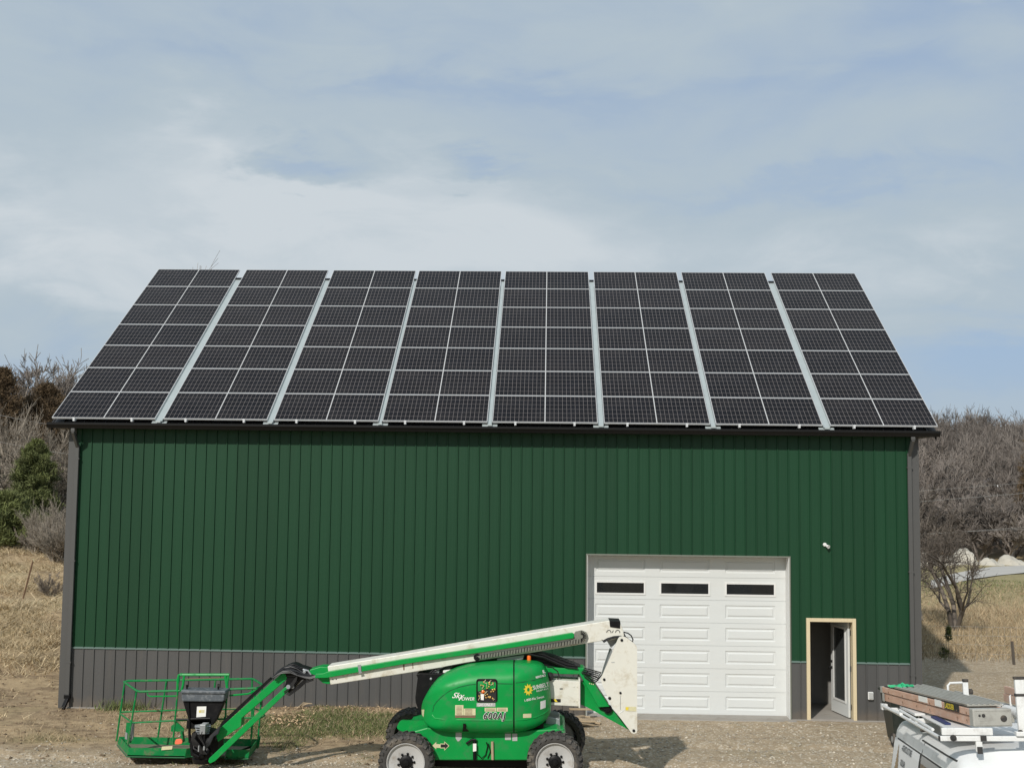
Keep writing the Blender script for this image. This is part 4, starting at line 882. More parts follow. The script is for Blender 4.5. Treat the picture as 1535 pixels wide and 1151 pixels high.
# rotator and valve stack
q=MB(); plate(q,[(288,1098),(300,1094),(318,1098),(327,1108),(327,1128),(318,1138),(300,1139),(286,1132),(284,1116)],-5.36,-5.0); c=P(301,1120,-5.3); q.lathe((P(303,1120,-5.25).x,-5.2,.10),(0,0,1),[(0,.16),(.08,.18),(.1,.13),(.3,.13),(.32,.18),(.40,.18),(.42,.10)],20)
for x,y in ((296,1126),(303,1131),(291,1120),(311,1124)): q.lathe(P(x,y,-5.37),(0,-1,0),[(0,.05),(.04,.045),(.06,.0)],12)
q.tube([P(290,1121,-5.44),P(300,1127,-5.46),P(312,1128,-5.42)],.022,8); q.tube([P(286,1110,-5.42),P(288,1128,-5.44),P(298,1134,-5.44)],.02,8)
q.build('rotator',BK,L,smooth=True)
q=MB()
for k in range(4):
    y=1087.5+k*3.6
    q.lathe(P(304,y,-5.42),(0,0,1),[(-.014,0),(-.012,.05),(0,.155-.01*k),(.010,.14-.01*k),(.014,0)],6)
plate(q,[(299.5,1086),(308,1086),(307,1100),(299,1100)],-5.62,-5.4); q.build('valve_block',MT['valve_grey'],L,bevel=.004)
q=MB(); rr_=random.Random(8)
for k in range(11):
    a=rr_.uniform(0,1); x0=299+a*9; dp_=6+k*1.5
    q.tube([P(x,y,-5.5-.012*k) for x,y in [(x0,1096),(x0-2,1104),(303+k*.6,1106+dp_*.75),(312+k*.3,1102+dp_*.6),(320,1098+k*.5),(327,1091+k*.8),(331,1086)]],.009,5)
for k in range(6): q.tube([P(x,y,-5.45-.02*k) for x,y in [(290+k,1098),(287+k*.8,1106),(289+k*2,1116),(297+k,1120),(300+k*2,1130)]],.011,5)
q.build('hose_bundle',MT['cable_black'],L,smooth=True)
q=MB(); plate(q,[(297,1117),(298.6,1117),(298,1126),(296.5,1126)],-5.62,-5.6); plate(q,[(304.6,1118),(307,1118),(306.5,1124),(304.3,1124)],-5.62,-5.6); q.build('steel_fitting',MT['valve_grey'],L)
# wheels
def wheel(c,s,par):
    q=MB(); Rr=.445
    q.lathe((c.x,c.y,c.z),(0,s,0),[(-.17,.30),(-.185,.34),(-.18,.385),(-.15,.418),(-.08,.43),(.08,.43),(.15,.418),(.18,.385),(.185,.34),(.172,.315),(.15,.300),(.14,.296),(-.14,.296)],48,ring=True)
    n=24
    for k in range(n):
        for sd_ in (-1,1):
            a=2*math.pi*(k+(.25 if sd_>0 else -.25))/n; da=.14*-1
            p0=c+Vector((math.cos(a)*.428,s*sd_*.02,math.sin(a)*.428)); p1=c+Vector((math.cos(a+da)*.424,s*sd_*.155,math.sin(a+da)*.424)); p2=c+Vector((math.cos(a+da*1.3)*.375,s*sd_*.190,math.sin(a+da*1.3)*.375))
            nr=Vector((math.cos(a),0,math.sin(a))); q.bar(p0,p1,.045,.05,nr); q.bar(p1,p2,.045,.035,Vector((0,sd_*s,0)))
    t=q.build('wheel',MT['tyre_rubber'],par,smooth=True,flat_angle=35)
    q=MB(); q.lathe(c,(0,s,0),[(.135,.312),(.16,.315),(.172,.305),(.165,.293),(.14,.285),(.06,.272),(.02,.25),(.005,.20),(.02,.14),(.055,.12),(.055,0)],48,ring=True); q.build('rim',MT['rim_grey'],t,smooth=True)
    q=MB(); q.lathe(c,(0,s,0),[(.02,.112),(.125,.105),(.135,.09),(.14,.055),(.17,.045),(.175,0)],24)
    for k in range(9): a=2*math.pi*k/9; q.lathe(c+Vector((math.cos(a)*.132,0,math.sin(a)*.132)),(0,s,0),[(.02,.021),(.105,.021),(.11,.012),(.125,.012),(.127,0)],6)
    q.build('hub',BK,t,smooth=True)
for xp,yp in ((609.8,1139.5),(831.8,1139.2)):
    c=P(xp,yp,-6.1); wheel(c,-1,L)
for xp,yp in ((617.5,1091),(839,1091.5)):
    c=P(xp,yp,-4.2); c.z=.43; wheel(c,1,L)
# ------------------------------------------------------------ helpers on the ground
def ghit(x,y,lo=8,hi=400):           # where a photo pixel meets the ground
    d=ray(x,y); d=d/d.y; t=lo
    while t<hi:
        p=CP+d*t
        if p.z<hh(p.x,p.y): break
        t*=1.01
    a,b=t/1.01,t
    for _ in range(12):
        m_=(a+b)/2; p=CP+d*m_
        if p.z<hh(p.x,p.y): b=m_
        else: a=m_
    p=CP+d*b; return Vector((p.x,p.y,hh(p.x,p.y)))
def gpos(px,Y): x=P(px,720,Y).x; return Vector((x,Y,hh(x,Y)))
# ------------------------------------------------------------ wheeled bin
bp=Vector((17.31,-2.15,0)); bp.z=hh(bp.x,bp.y)
o=empty('wheeled_bin',bp,'black wheeled bin standing by the wainscot behind the loaded van','wheeled bin')
q=MB(); w0,w1,d0,d1,hb=.25,.36,.27,.38,.95
q.add([(bp.x+a*w_,bp.y+b*d_,bp.z+z) for z,w_,d_ in ((.06,w0,d0),(hb,w1,d1)) for a,b in ((-1,-1),(1,-1),(1,1),(-1,1))],[(0,3,2,1),(4,5,6,7),(0,1,5,4),(1,2,6,5),(2,3,7,6),(3,0,4,7)])
bo_=q.build('body',MT['bin_black'],o,bevel=.03)
q=MB(); q.add([(bp.x+a*(w1+.03),bp.y+b*(d1+.03),bp.z+z) for z in (hb+.002,hb+.035) for a,b in ((-1,-1),(1,-1),(1,1),(-1,1))]+[(bp.x+a*(w1-.04),bp.y+b*(d1-.04),bp.z+hb+.075) for a,b in ((-1,-1),(1,-1),(1,1),(-1,1))],[(0,3,2,1),(0,1,5,4),(1,2,6,5),(2,3,7,6),(3,0,4,7),(4,5,9,8),(5,6,10,9),(6,7,11,10),(7,4,8,11),(8,9,10,11)])
q.build('lid',MT['bin_black'],o,bevel=.012)
for sx_ in (-1,1):
    q=MB(); c=bp+Vector((sx_*.27,-.24,.125)); q.lathe(c,(1,0,0),[(-.03,.10),(-.035,.12),(-.02,.127),(.02,.127),(.035,.12),(.03,.10)],24); wo_=q.build('wheel',MT['black_rubber'],o,smooth=True)
    q=MB(); q.lathe(c,(1,0,0),[(-.037,.02),(-.037,.06),(-.034,.065),(.034,.065),(.037,.06),(.037,.02)],16); q.build('hub',MT['valve_grey'],wo_)
q=MB(); q.tube([bp+Vector((-.27,-.24,.125)),bp+Vector((.27,-.24,.125))],.012,6); q.tube([bp+Vector((-.26,-d1-.05,hb-.02)),bp+Vector((.26,-d1-.05,hb-.02))],.014,8); q.build('handle_bar',MT['bin_black'],o)
# ------------------------------------------------------------ van, modelled in its own frame: X to its nose, Z up, origin at the rear right roof gutter
A_=P(1345,1083,-10.2); B_v=P(1455,1151,-14.25)
fx=(B_v-A_).normalized(); lat=Vector((0,0,1)).cross(fx).normalized()        # towards the van's left = picture right
lat=(Matrix.Rotation(R(2.2),3,fx)@lat); 
if lat.x<0: lat=-lat
uz=fx.cross(lat).normalized()
if (Matrix.Rotation(R(0),3,fx)@lat).z>0: pass
VM=Matrix((fx,lat,uz)).transposed().to_4x4(); VM.translation=A_; VI=VM.inverted()
van=empty('van',A_,'white work van with a roof rack, partly out of frame beside the bin','van'); van.matrix_basis=VM
def vray(x,y): return VI@CP, (VI.to_3x3()@ray(x,y)).normalized()
def VR(x,y,h):   # point above the van roof (local)
    o_,d=vray(x,y); return o_+d*((h-o_.z)/d.z)
HWV=.86; VL=5.35
sec=[(-.10,-1.42),(-.15,-1.30),(-.17,-1.0),(-.165,-.80),(-.13,-.50),(-.075,-.20),(-.035,-.06),(0,0),(.035,.035),(.12,.065),(.40,.100),(.86,.115)]
full=sec+[(2*HWV-y,z) for y,z in sec[-2::-1]]
def vsec(X,s=1,top=None,ins=0,dz=0):
    out=[]
    for y,z in full:
        yy=HWV+(y-HWV)*(1-ins); zz=z+dz
        if top is not None: zz=min(zz,top+ (z-.115)*.15) if z>-.6 else zz
        out.append(Vector((X,yy,zz)))
    return out
stations=[(0,None,.10,-.10),(.03,None,.05,-.04),(.10,None,.015,-.01),(.25,None,0,0),(1.2,None,0,0),(2.2,None,0,0),(3.2,None,0,0),(3.55,None,.01,-.01),(3.8,-.10,.02,-.02),(4.25,-.50,.03,0),(4.5,-.62,.04,0),(5.0,-.70,.06,0),(5.25,-.80,.09,0),(5.35,-.95,.14,0)]
q=MB(); n=len(full)
for X_,tp,ins,dz in stations: q.v+=[tuple(v) for v in vsec(X_,1,tp,ins,dz)]
for i in range(len(stations)-1):
    for k in range(n-1): a=i*n+k; q.f.append((a,a+1,a+n+1,a+n))
q.f.append(tuple(range(n))); q.f.append(tuple((len(stations)-1)*n+k for k in range(n))[::-1])
vb=q.build('body',MT['van_white'],van,smooth=True,local=True,flat_angle=32)
vbv=BVHTree.FromPolygons([v.co.copy() for v in vb.data.vertices],[tuple(p.vertices) for p in vb.data.polygons])
def onv(x,y,off=.004):
    o_,d=vray(x,y); h=vbv.ray_cast(o_,d,60)
    if h[0] is None:   # fall back on the plane of the side
        t=(-.1-o_.y)/d.y; return o_+d*t
    return h[0]-d*off
def sidept(X,z,off=.006):  # point on the right side of the body
    h=vbv.ray_cast(Vector((X,-3,z)),Vector((0,1,0)),6); return (h[0]+Vector((0,-off,0))) if h[0] else Vector((X,-.15,z))
def sidequad(X0,X1,z0,z1,off,m,name,par,n=6,slant=0):
    q=MB(); q.grid(lambda u,v:sidept(X0+(X1-X0)*u+slant*(z0+(z1-z0)*v-z1),z0+(z1-z0)*v,off),n,n); return q.build(name,m,par,local=True)
def side_xy(x,y):
    p=onv(x,y,0); return p.x,p.z
wx_a,wz_a=side_xy(1343,1103.5); wx_b,wz_b=side_xy(1382,1126.5)
wt=(wz_a+wz_b)/2; wb=wt-.52
wq=sidequad(wx_a,wx_b,wb,wt,.004,MT['van_seam'],'side_window_frame',van); wq2=sidequad(wx_a+.02,wx_b-.03,wb+.02,wt-.015,.008,MT['decal_pale'],'side_window',van)
sidequad(wx_b+.04,wx_b+1.25,wb,wt,.004,MT['van_seam'],'side_window_frame',van); sidequad(wx_b+.07,wx_b+1.22,wb+.02,wt-.015,.008,MT['dark_glass'],'side_window',van)
sidequad(wx_b+1.32,wx_b+2.1,wb,wt,.008,MT['dark_glass'],'side_window',van)
# tree graphic and service lettering on the window film
ln=wx_b-wx_a
q=MB(); tx=wx_a+.16*ln*1.0
sp_=[(0,0)]; 
for k in range(9): sp_+= [(.025+.022*k,-.05*(k+1)),( .012+.017*k,-.05*(k+1)-.006)]
pts=[(tx+.14+a,wt-.05+b) for a,b in sp_]+[(tx+.14-a,wt-.05+b) for a,b in sp_[::-1][:-1]]
q.add([sidept(a,b,.012) for a,b in pts],[tuple(range(len(pts)))]); q.build('tree_graphic',MT['film_brown'],wq2,local=True)
for k,tx_ in enumerate(('-AGRICULTURE','-SOLAR','-COMMERCIAL')):
    V,F=text_polys(tx_,.10,offset=.003); q=MB(); q.add([sidept(wx_a+ln*.36+v.x*.95,wt-.10-k*.17+v.y,.013) for v in V],F); q.build('lettering',MT['console_grey'],wq2,local=True)
q=MB(); q.tube([sidept(X,-.012,.002) for X in np.linspace(wx_b*.92,3.5,10)],.010,5); q.build('drip_rail',MT['van_seam'],van,local=True)
q=MB(); q.tube([sidept(wx_b+.02,z,.001) for z in np.linspace(-.02,-1.3,12)],.006,4); q.tube([sidept(.10,z,.001) for z in np.linspace(-.12,-1.3,12)],.006,4); q.build('door_seam',MT['van_seam'],van,local=True)
for X_ in (1.05,4.35):
    for y_,s in ((.02,-1),(2*HWV-.02,1)):
        q=MB(); c=Vector((X_,y_,-1.42)); q.lathe(c,(0,s,0),[(-.12,.2),(-.12,.34),(-.09,.365),(.07,.365),(.10,.34),(.10,.22),(.08,.2),(.06,.1),(.06,0)],32); t_=q.build('wheel',MT['tyre_rubber'],van,smooth=True,local=True)
        q=MB(); q.lathe(c,(0,s,0),[(.085,.20),(.07,.16),(.10,.06),(.105,0)],24); q.build('rim',MT['rim_grey'],t_,smooth=True,local=True)
q=MB(); q.grid(lambda u,v:Vector((3.84+.40*v,.18+1.36*u,-.09-.37*v)),4,4); q.build('windscreen',MT['dark_glass'],van,local=True)
q=MB(); q.box((-.06,.05,-1.40),(.02,2*HWV-.05,-1.22)); q.box((5.30,.1,-1.38),(5.40,2*HWV-.1,-1.15)); q.build('bumper',MT['rack_white'],van,local=True,bevel=.02)
for y_ in (.22,1.5):
    q=MB(); q.box((5.24,y_-.12,-.98),(5.335,y_+.12,-.84)); q.build('headlight',MT['decal_grey'],van,local=True,bevel=.01)
q=MB()
for y_ in (.05,1.58): q.box((-.012,y_,-.95),(.02,y_+.09,-.55))
q.build('tail_light',MT['red_orange'],van,local=True)
# roof rack
rk=MB(); RH=.225
pa=VR(1400,1101,RH); pb=VR(1535,1112,RH); Xb=(pa.x+pb.x)/2
y0_=pa.y; y1_=2*HWV-.02
def xbar(X_,y0,y1,z=RH): rk.box((X_-.02,y0,z-.024),(X_+.02,y1,z+.024))
xbar(Xb,y0_,y1_); xbar(Xb-1.7,y0_,y1_); xbar(Xb-3.0,y0_,y1_) 
rk.tube([(Xb-3.35,y0_+.01,RH-.0),(Xb-.0,y0_+.01,RH)],.020,8); rk.tube([(Xb-3.35,y1_-.01,RH),(Xb,y1_-.01,RH)],.020,8)
rko=rk.build('roof_rack',MT['rack_white'],van,local=True,bevel=.006)
q=MB()
for X_ in (Xb,Xb-1.7,Xb-3.0):
    for y_ in (y0_+.36,y1_-.3): q.box((X_-.022,y_-.03,.10),(X_+.022,y_+.03,RH-.025))
q.build('rack_foot',MT['rack_white'],rko,local=True,bevel=.005)
q=MB()
for X_ in (Xb,Xb-1.7,Xb-3.0):
    for y_ in (y0_+.36,y1_-.3): q.box((X_+.0225,y_-.024,.085),(X_+.04,y_+.024,.15))
q.lathe((Xb+.021,y0_+.12,RH+.008),(1,0,0),[(0,.03),(.02,.03),(.02,.016),(.03,.014),(.03,0)],16); q.box((Xb+.0205,y0_+.375,RH-.02),(Xb+.035,y0_+.43,RH+.03)); q.lathe((Xb+.021,y0_+.75,RH+.06),(1,0,0),[(0,.026),(.02,.026),(.02,.012),(.026,0)],14); q.lathe((Xb+.021,y0_+1.02,RH-.002),(1,0,0),[(0,.012),(.006,.01),(.008,0)],10)
q.box((Xb-.02,y0_-.012,RH-.024),(Xb+.02,y0_-.0005,RH+.024))
q.build('rack_fastener',MT['black_rubber'],rko,local=True)
q=MB(); q.box((Xb-.03,y0_+.02,RH+.03),(Xb+.012,y0_+.50,RH+.10)); rl=q.build('rack_roller_bar',MT['rack_white'],rko,local=True,bevel=.008)
q=MB(); ca=VR(1341,1071,RH); cb=VR(1355,1090,.12); q.tube([(ca.x,y0_+.03,RH-.01),(ca.x+.12,y0_+.10,RH-.06),(ca.x+.35,y0_+.2,.12)],.016,8); q.tube([(Xb-3.4,y0_-.03,RH+.02),(Xb-2.9,y0_-.03,RH+.02),(Xb-2.2,y0_+.0,RH+.02)],.022,8)
q.box((Xb-3.42,y0_-.05,RH-.03),(Xb-3.3,y0_+.02,RH+.04)); q.tube([(ca.x-.1,y0_+.03,RH+.045),(Xb-.5,y0_+.03,RH+.03)],.017,8); q.box((Xb-2.9,y0_+.10,RH+.03),(Xb-1.9,y0_+.38,RH+.06)); q.box((Xb-1.8,y0_+.15,RH+.035),(Xb-.4,y0_+.42,RH+.05)); q.build('drop_down_arm',MT['rack_white'],rko,local=True,bevel=.003)
q=MB(); q.lathe((ca.x+.36,y0_+.21,.075),(0,0,1),[(0,.045),(.04,.04),(.045,0)],12); q.build('rubber_foot',MT['black_rubber'],rko,local=True)
q=MB(); q.box((Xb-1.5,y0_+.2,RH+.054),(Xb-.75,y0_+.26,RH+.07)); q.build('blue_strap',MT['strap_blue'],rko,local=True)
# tall post of the rack at the picture edge
pz=VR(1531,1106,RH); q=MB(); q.box((Xb-.02,pz.y-.03,RH+.026),(Xb+.03,pz.y+.06,RH+.56)); q.box((Xb-.03,pz.y-.06,RH+.025),(Xb+.05,pz.y+.04,RH+.07)); q.build('rack_post',MT['rack_white'],rko,local=True,bevel=.008)
q=MB(); q.box((Xb-.025,pz.y-.035,RH+.40),(Xb+.035,pz.y+.065,RH+.425)); q.box((Xb-.025,pz.y-.035,RH+.561),(Xb+.035,pz.y+.065,RH+.585)); q.build('rack_post_cap',MT['black_rubber'],rko,local=True)
# ---- things carried on the rack (own things, same frame)
def vthing(name,label,cat,org,group=None):
    o=empty(name,(0,0,0),label,cat,group); o.matrix_basis=VM@Matrix.Translation(org); return o
def vbuild(mb,name,m,par,org,**k):
    mb.v=[tuple(Vector(v)-org) for v in mb.v]; return mb.build(name,m,par,local=True,**k)
LZ=RH+.075
n0=VR(1458,1088.7,LZ); f0_=VR(1324,1049,LZ); hl=.165
dirL=(f0_-n0); dirL.z=0; LLn=min(dirL.length,4.3); dirL.normalize(); perp=Vector((-dirL.y,dirL.x,0)); 
if perp.y<0: perp=-perp
cw_=(VR(1522,1089.6,LZ)-n0).length*.98
org=n0.copy(); slad=vthing('stepladder','orange brown fibreglass stepladder with a grey top cap lying on the van rack','stepladder',org)
Lf=LLn
def railbox(mb,a,b,wd,z0,z1):   # a,b along the ground plane
    a=Vector(a); b=Vector(b); d=(b-a).normalized(); s_=Vector((-d.y,d.x,0))*wd/2
    mb.prism([(a+s_)+Vector((0,0,z0)),(a-s_)+Vector((0,0,z0)),(b-s_)+Vector((0,0,z0)),(b+s_)+Vector((0,0,z0))],(0,0,z1-z0))
flare=.10
na=n0+perp*.02+dirL*.06; nb=n0+perp*(cw_-.03)+dirL*.06; fa_=n0+dirL*Lf-perp*0; fb_=n0+dirL*(Lf)+perp*(cw_+flare)
for (a,b,z0,z1,nm) in ((na,fa_,.10,hl,'rail'),(nb,fb_,.10,hl,'rail'),(na+perp*.012,fa_+perp*.012-dirL*.08,0,.092,'rear_rail'),(nb,fb_,0,.092,'rear_rail')):
    q=MB(); railbox(q,a,b,.034,z0,z1); vbuild(q,nm,MT['fibreglass'],slad,org,bevel=.004)
q=MB()
for k in range(11):
    t=.07+k*.085; a=na.lerp(fa_,t)+perp*.019; b=nb.lerp(fb_,t)-perp*.019; s_=dirL*.045
    q.prism([a-s_+Vector((0,0,hl-.03)),b-s_+Vector((0,0,hl-.03)),b+s_+Vector((0,0,hl-.03)),a+s_+Vector((0,0,hl-.03))],(0,0,.024))
    a=a-Vector((0,0,0)); q.tube([a+Vector((0,0,.05)),b+Vector((0,0,.05))],.012,6)
vbuild(q,'step',MT['ladder_alu'],slad,org)
q=MB()
c0_=n0-dirL*.03; 
q.prism([c0_,c0_+perp*cw_,c0_+perp*cw_+Vector((0,0,hl+.01)),c0_+Vector((0,0,hl+.01))],dirL*.11); cap=vbuild(q,'top_cap',MT['ladder_cap'],slad,org,bevel=.012)
q=MB(); c1_=c0_-dirL*.0; nrm=-dirL
def capq(u0,u1,v0,v1,m_=.004): 
    q.prism([c1_+perp*(cw_*u0)+Vector((0,0,(hl+.01)*v0)),c1_+perp*(cw_*u1)+Vector((0,0,(hl+.01)*v0)),c1_+perp*(cw_*u1)+Vector((0,0,(hl+.01)*v1)),c1_+perp*(cw_*u0)+Vector((0,0,(hl+.01)*v1))],nrm*m_)
capq(.06,.94,.88,.93); capq(.06,.94,.08,.13); capq(.06,.075,.14,.87); capq(.925,.94,.14,.87)
for k in range(5): capq(.12,.34,.2+k*.13,.22+k*.13,.003); 
vbuild(q,'raised_edge',MT['ladder_cap'],cap,org)
q=MB()
for u,r_ in ((.17,.012),(.27,.018),(.78,.033)): q.lathe(c1_+perp*(cw_*u)+Vector((0,0,(hl+.01)*(.62 if u<.5 else .45)))+nrm*.001,nrm,[(0,r_),(.003,r_),(.003,0)],16)
vbuild(q,'tool_hole',MT['black_rubber'],cap,org)
q=MB()
for u0,u1,m_k in ((.40,.52,0),(.05,.052,1)):
    pass
def raild(t0,t1,z0,z1,m,name,off=.019):
    q=MB(); a=na.lerp(fa_,t0)-perp*off; b=na.lerp(fa_,t1)-perp*off; q.prism([a+Vector((0,0,z0)),b+Vector((0,0,z0)),b+Vector((0,0,z1)),a+Vector((0,0,z1))],-perp*.002); return vbuild(q,name,m,slad,org)
raild(.095,.24,.105,.185,MT['decal_black'],'warning_label'); raild(.27,.34,.11,.18,MT['decal_white'],'label'); raild(.42,.52,.115,.175,MT['decal_white'],'label')
q=MB(); 
dd_=(fa_-na).normalized()
put_text(q,'LADDER',.075,na.lerp(fa_,.235)-perp*.0225+Vector((0,0,.118)),-dd_,(0,0,1),offset=.002); vbuild(q,'lettering',MT['decal_yellow'],slad,org)
q=MB()
for t in (.03,.12,.40,.55,.72,.9):
    for z in (.12,.05): q.lathe(na.lerp(fa_,t)-perp*.018+Vector((0,0,z)),-perp,[(0,.012),(.004,.010),(.006,0)],8)
vbuild(q,'rivet',MT['rust'],slad,org)
for z0,z1 in ((.10,hl),(0,.092)):
    q=MB(); a=fa_+dirL*(.0 if z0 else -.07)-perp*.02; q.prism([a+Vector((0,0,z0-.004)),a+perp*.045+Vector((0,0,z0-.004)),a+perp*.045+Vector((0,0,z1+.004)),a+Vector((0,0,z1+.004))],dirL*.035-perp*.0); q.prism([a-perp*.004+Vector((0,0,z0-.004)),a+Vector((0,0,z0-.004)),a+Vector((0,0,z1+.004)),a-perp*.004+Vector((0,0,z1+.004))],-dirL*.06); vbuild(q,'end_shoe',MT['ladder_cap'],slad,org)
# aluminium extension ladder lying beside / under, seen as long grey rails
org2=VR(1505,1066,LZ+.12); 
e0=nb+perp*.07; e1=fb_+perp*.05; lad2=vthing('extension_ladder','long grey aluminium ladder lying flat beside the stepladder on the van rack','ladder',org2)
for off in (0,.16,.30):
    q=MB(); railbox(q,e0+perp*off*.9-dirL*.25*0,e1+perp*(off*.9)+dirL*(-.3),.03,.03,.13); vbuild(q,'rail',MT['ladder_alu'],lad2,org2,bevel=.003)
q=MB()
for k in range(12):
    t=.04+k*.08; a=e0.lerp(e1,t); q.tube([a+Vector((0,0,.08)),a+perp*.27+Vector((0,0,.08))],.014,6)
vbuild(q,'rung',MT['ladder_alu'],lad2,org2)
# covering plank: grey slatted walkboard on top of the stepladder's far part
wk=MB(); w_a=na.lerp(fa_,.06)+perp*.03; w_b=fa_+perp*.03-dirL*.12
orgw=w_a.copy(); wko=vthing('walkboard','grey slatted aluminium walkboard lying over the steps of the stepladder','walkboard',orgw)
q=MB(); dkw=cw_-.03
q.prism([w_a+Vector((0,0,hl+.012)),w_a+perp*dkw+Vector((0,0,hl+.012)),w_b+perp*(dkw+flare)+Vector((0,0,hl+.012)),w_b+Vector((0,0,hl+.012))],(0,0,.012)); vbuild(q,'deck',MT['ladder_alu'],wko,orgw)
q=MB()
for k in range(7):
    f=(k+.1)/6.4; railbox(q,w_a+perp*(dkw*f),w_b+perp*((dkw+flare)*f),.022,hl+.0245,hl+.034)
vbuild(q,'ridge',MT['ladder_alu'],wko,orgw)
# ladder clamps: bent white arm with black pads
for (px_,py_,lab) in ((1432,1044,'white bent ladder clamp with black pads reaching over the grey ladder'),(1526,1062,'white bent ladder clamp beside the rack post at the picture edge')):
    b0=VR(px_-10,py_,LZ+.10); oc=vthing('ladder_clamp',lab,'ladder clamp',b0); q=MB(); hh_=.16
    q.tube([b0,b0+Vector((0,0,hh_-.03)),b0+Vector((0,.03,hh_)),b0+Vector((0,.17,hh_+.005))],.014,8); q.box(tuple(b0+Vector((-.02,.17,-.02))),tuple(b0+Vector((.02,.23,hh_+.01)))); vbuild(q,'arm',MT['rack_white'],oc,b0,smooth=True)
    q=MB(); q.box(tuple(b0+Vector((-.024,.172,hh_+.012))),tuple(b0+Vector((.024,.235,hh_+.045)))); q.lathe(b0+Vector((0,.232,.06)),(0,1,0),[(0,.035),(.04,.035),(.05,.02),(.05,0)],14); vbuild(q,'pad',MT['black_rubber'],oc,b0,smooth=True)
# white pipe carrier
pa_=VR(1468,1054,LZ+.12); pb_=VR(1535,1071,LZ+.12); pd=(pa_-pb_).normalized(); pc=pb_-pd*1.2
op=vthing('pipe_carrier','white plastic pipe with thin dark bands strapped on the van rack','pipe',pa_)
q=MB(); q.tube([pa_,pc],.058,20); vbuild(q,'pipe',MT['rack_white'],op,pa_,smooth=True)
q=MB()
for t in (.0,.28,.33,.62): c=pa_.lerp(pb_,t); q.lathe(c,pd,[(-.008,.056),(-.008,.0605),(.008,.0605),(.008,.056)],20)
vbuild(q,'band',MT['black_rubber'],op,pa_)
# a second brown ladder end at the picture edge
sa=VR(1507,1050,LZ+.16); sb=VR(1545,1062,LZ+.16); so2=vthing('wooden_ladder_end','reddish brown ladder rail end resting at the far right of the van rack','ladder',sa)
for z0,z1,dx in ((.0,.08,0),(.09,.16,.05)):
    q=MB(); dv=(sb-sa).normalized(); railbox(q,sa+dv*dx,sa+dv*1.6,.03,z0,z1); vbuild(q,'rail',MT['fibreglass'],so2,sa,bevel=.003)
# green cord bundle
gc_=na.lerp(fa_,.86)+perp*.12+Vector((0,0,hl+.03)); oc=vthing('green_cord','tangled bundle of bright green cord on the far end of the stepladder','cord',gc_)
q=MB(); rr_=random.Random(4)
for k in range(14):
    pts=[gc_+Vector((rr_.gauss(0,.045),rr_.gauss(0,.065),abs(rr_.gauss(0,.012)))) for _ in range(6)]; q.tube(pts,.011,5)
vbuild(q,'cord',MT['green_cord'],oc,gc_,smooth=True)
# ------------------------------------------------------------ vegetation generators
def segs_to_mesh(segs,ns=3):
    segs=np.array(segs,float); p0,p1,r0_,r1_=segs[:,0:3],segs[:,3:6],segs[:,6],segs[:,7]
    d=p1-p0; L_=np.linalg.norm(d,axis=1,keepdims=True)+1e-9; d=d/L_
    ref=np.where(np.abs(d[:,2:3])>.9,np.array([[1.,0,0]]),np.array([[0,0,1.]])); a=np.cross(d,ref); a/=np.linalg.norm(a,axis=1,keepdims=True); b=np.cross(d,a)
    V=[]; 
    for p,r_ in ((p0,r0_),(p1,r1_)):
        for k in range(ns):
            t=2*math.pi*k/ns; V.append(p+(a*math.cos(t)+b*math.sin(t))*r_[:,None])
    V=np.stack(V,1).reshape(-1,3); n=len(segs); base=(np.arange(n)*2*ns)[:,None]
    F=np.concatenate([base+np.array([[k,(k+1)%ns,ns+(k+1)%ns,ns+k]]) for k in range(ns)],0)
    return V,F
def bare(rs,h,r,lv,kids=(4,7),spread=.6,up=.15,ratio=.62,stems=1,stem_spread=.35,wig=.18,lean=(0,0),first=.3,droop=0,minr=.004):
    out=[]
    def grow(p,d,L_,r_,l):
        n=3 if l>0 else 2; pts=[p]; dd=d.copy()
        for i in range(n):
            dd=dd+np.array([rs.gauss(0,wig),rs.gauss(0,wig),rs.gauss(0,wig)*.6+up*.3-(droop if l<=1 else 0)]); dd/=np.linalg.norm(dd)
            q=pts[-1]+dd*L_/n; ra=r_*(1-.55*i/n); rb=r_*(1-.55*(i+1)/n); out.append((*pts[-1],*q,max(ra,minr),max(rb,minr))); pts.append(q)
        if l<=0: return
        for k in range(rs.randint(*kids)):
            t=first+(1-first)*rs.random() if l==lv else .15+.85*rs.random(); i=min(n-1,int(t*n)); f=t*n-i; q=pts[i]*(1-f)+pts[i+1]*f
            ax=pts[i+1]-pts[i]; ax/=np.linalg.norm(ax); rnd=np.array([rs.gauss(0,1) for _ in range(3)]); rnd-=ax*rnd.dot(ax); rnd/=np.linalg.norm(rnd)+1e-9
            an=spread*(.6+.8*rs.random()); nd=ax*math.cos(an)+rnd*math.sin(an); nd[2]+=up; nd/=np.linalg.norm(nd)
            grow(q,nd,L_*ratio*(.7+.5*rs.random())*(1.15-.5*t),max(r_*(1-.5*t)*.55,minr),l-1)
        grow(pts[-1],dd,L_*ratio,r_*.45,l-1)
    for s_ in range(stems):
        an=2*math.pi*(s_+rs.random()*.6)/stems; sp=stem_spread*(.5+rs.random()) if stems>1 else 0
        d=np.array([math.cos(an)*sp+lean[0],math.sin(an)*sp+lean[1],1.]); d/=np.linalg.norm(d)
        grow(np.array([math.cos(an)*r*.5,math.sin(an)*r*.5,-.1]),d,h*(.5 if lv>=3 else .6)*(.8+.3*rs.random()),r,lv)
    return out
def norm_h(segs,h):
    a=np.array(segs); zt=max(a[:,5].max(),1e-3); k=h/zt; a[:,:6]*=k; return a
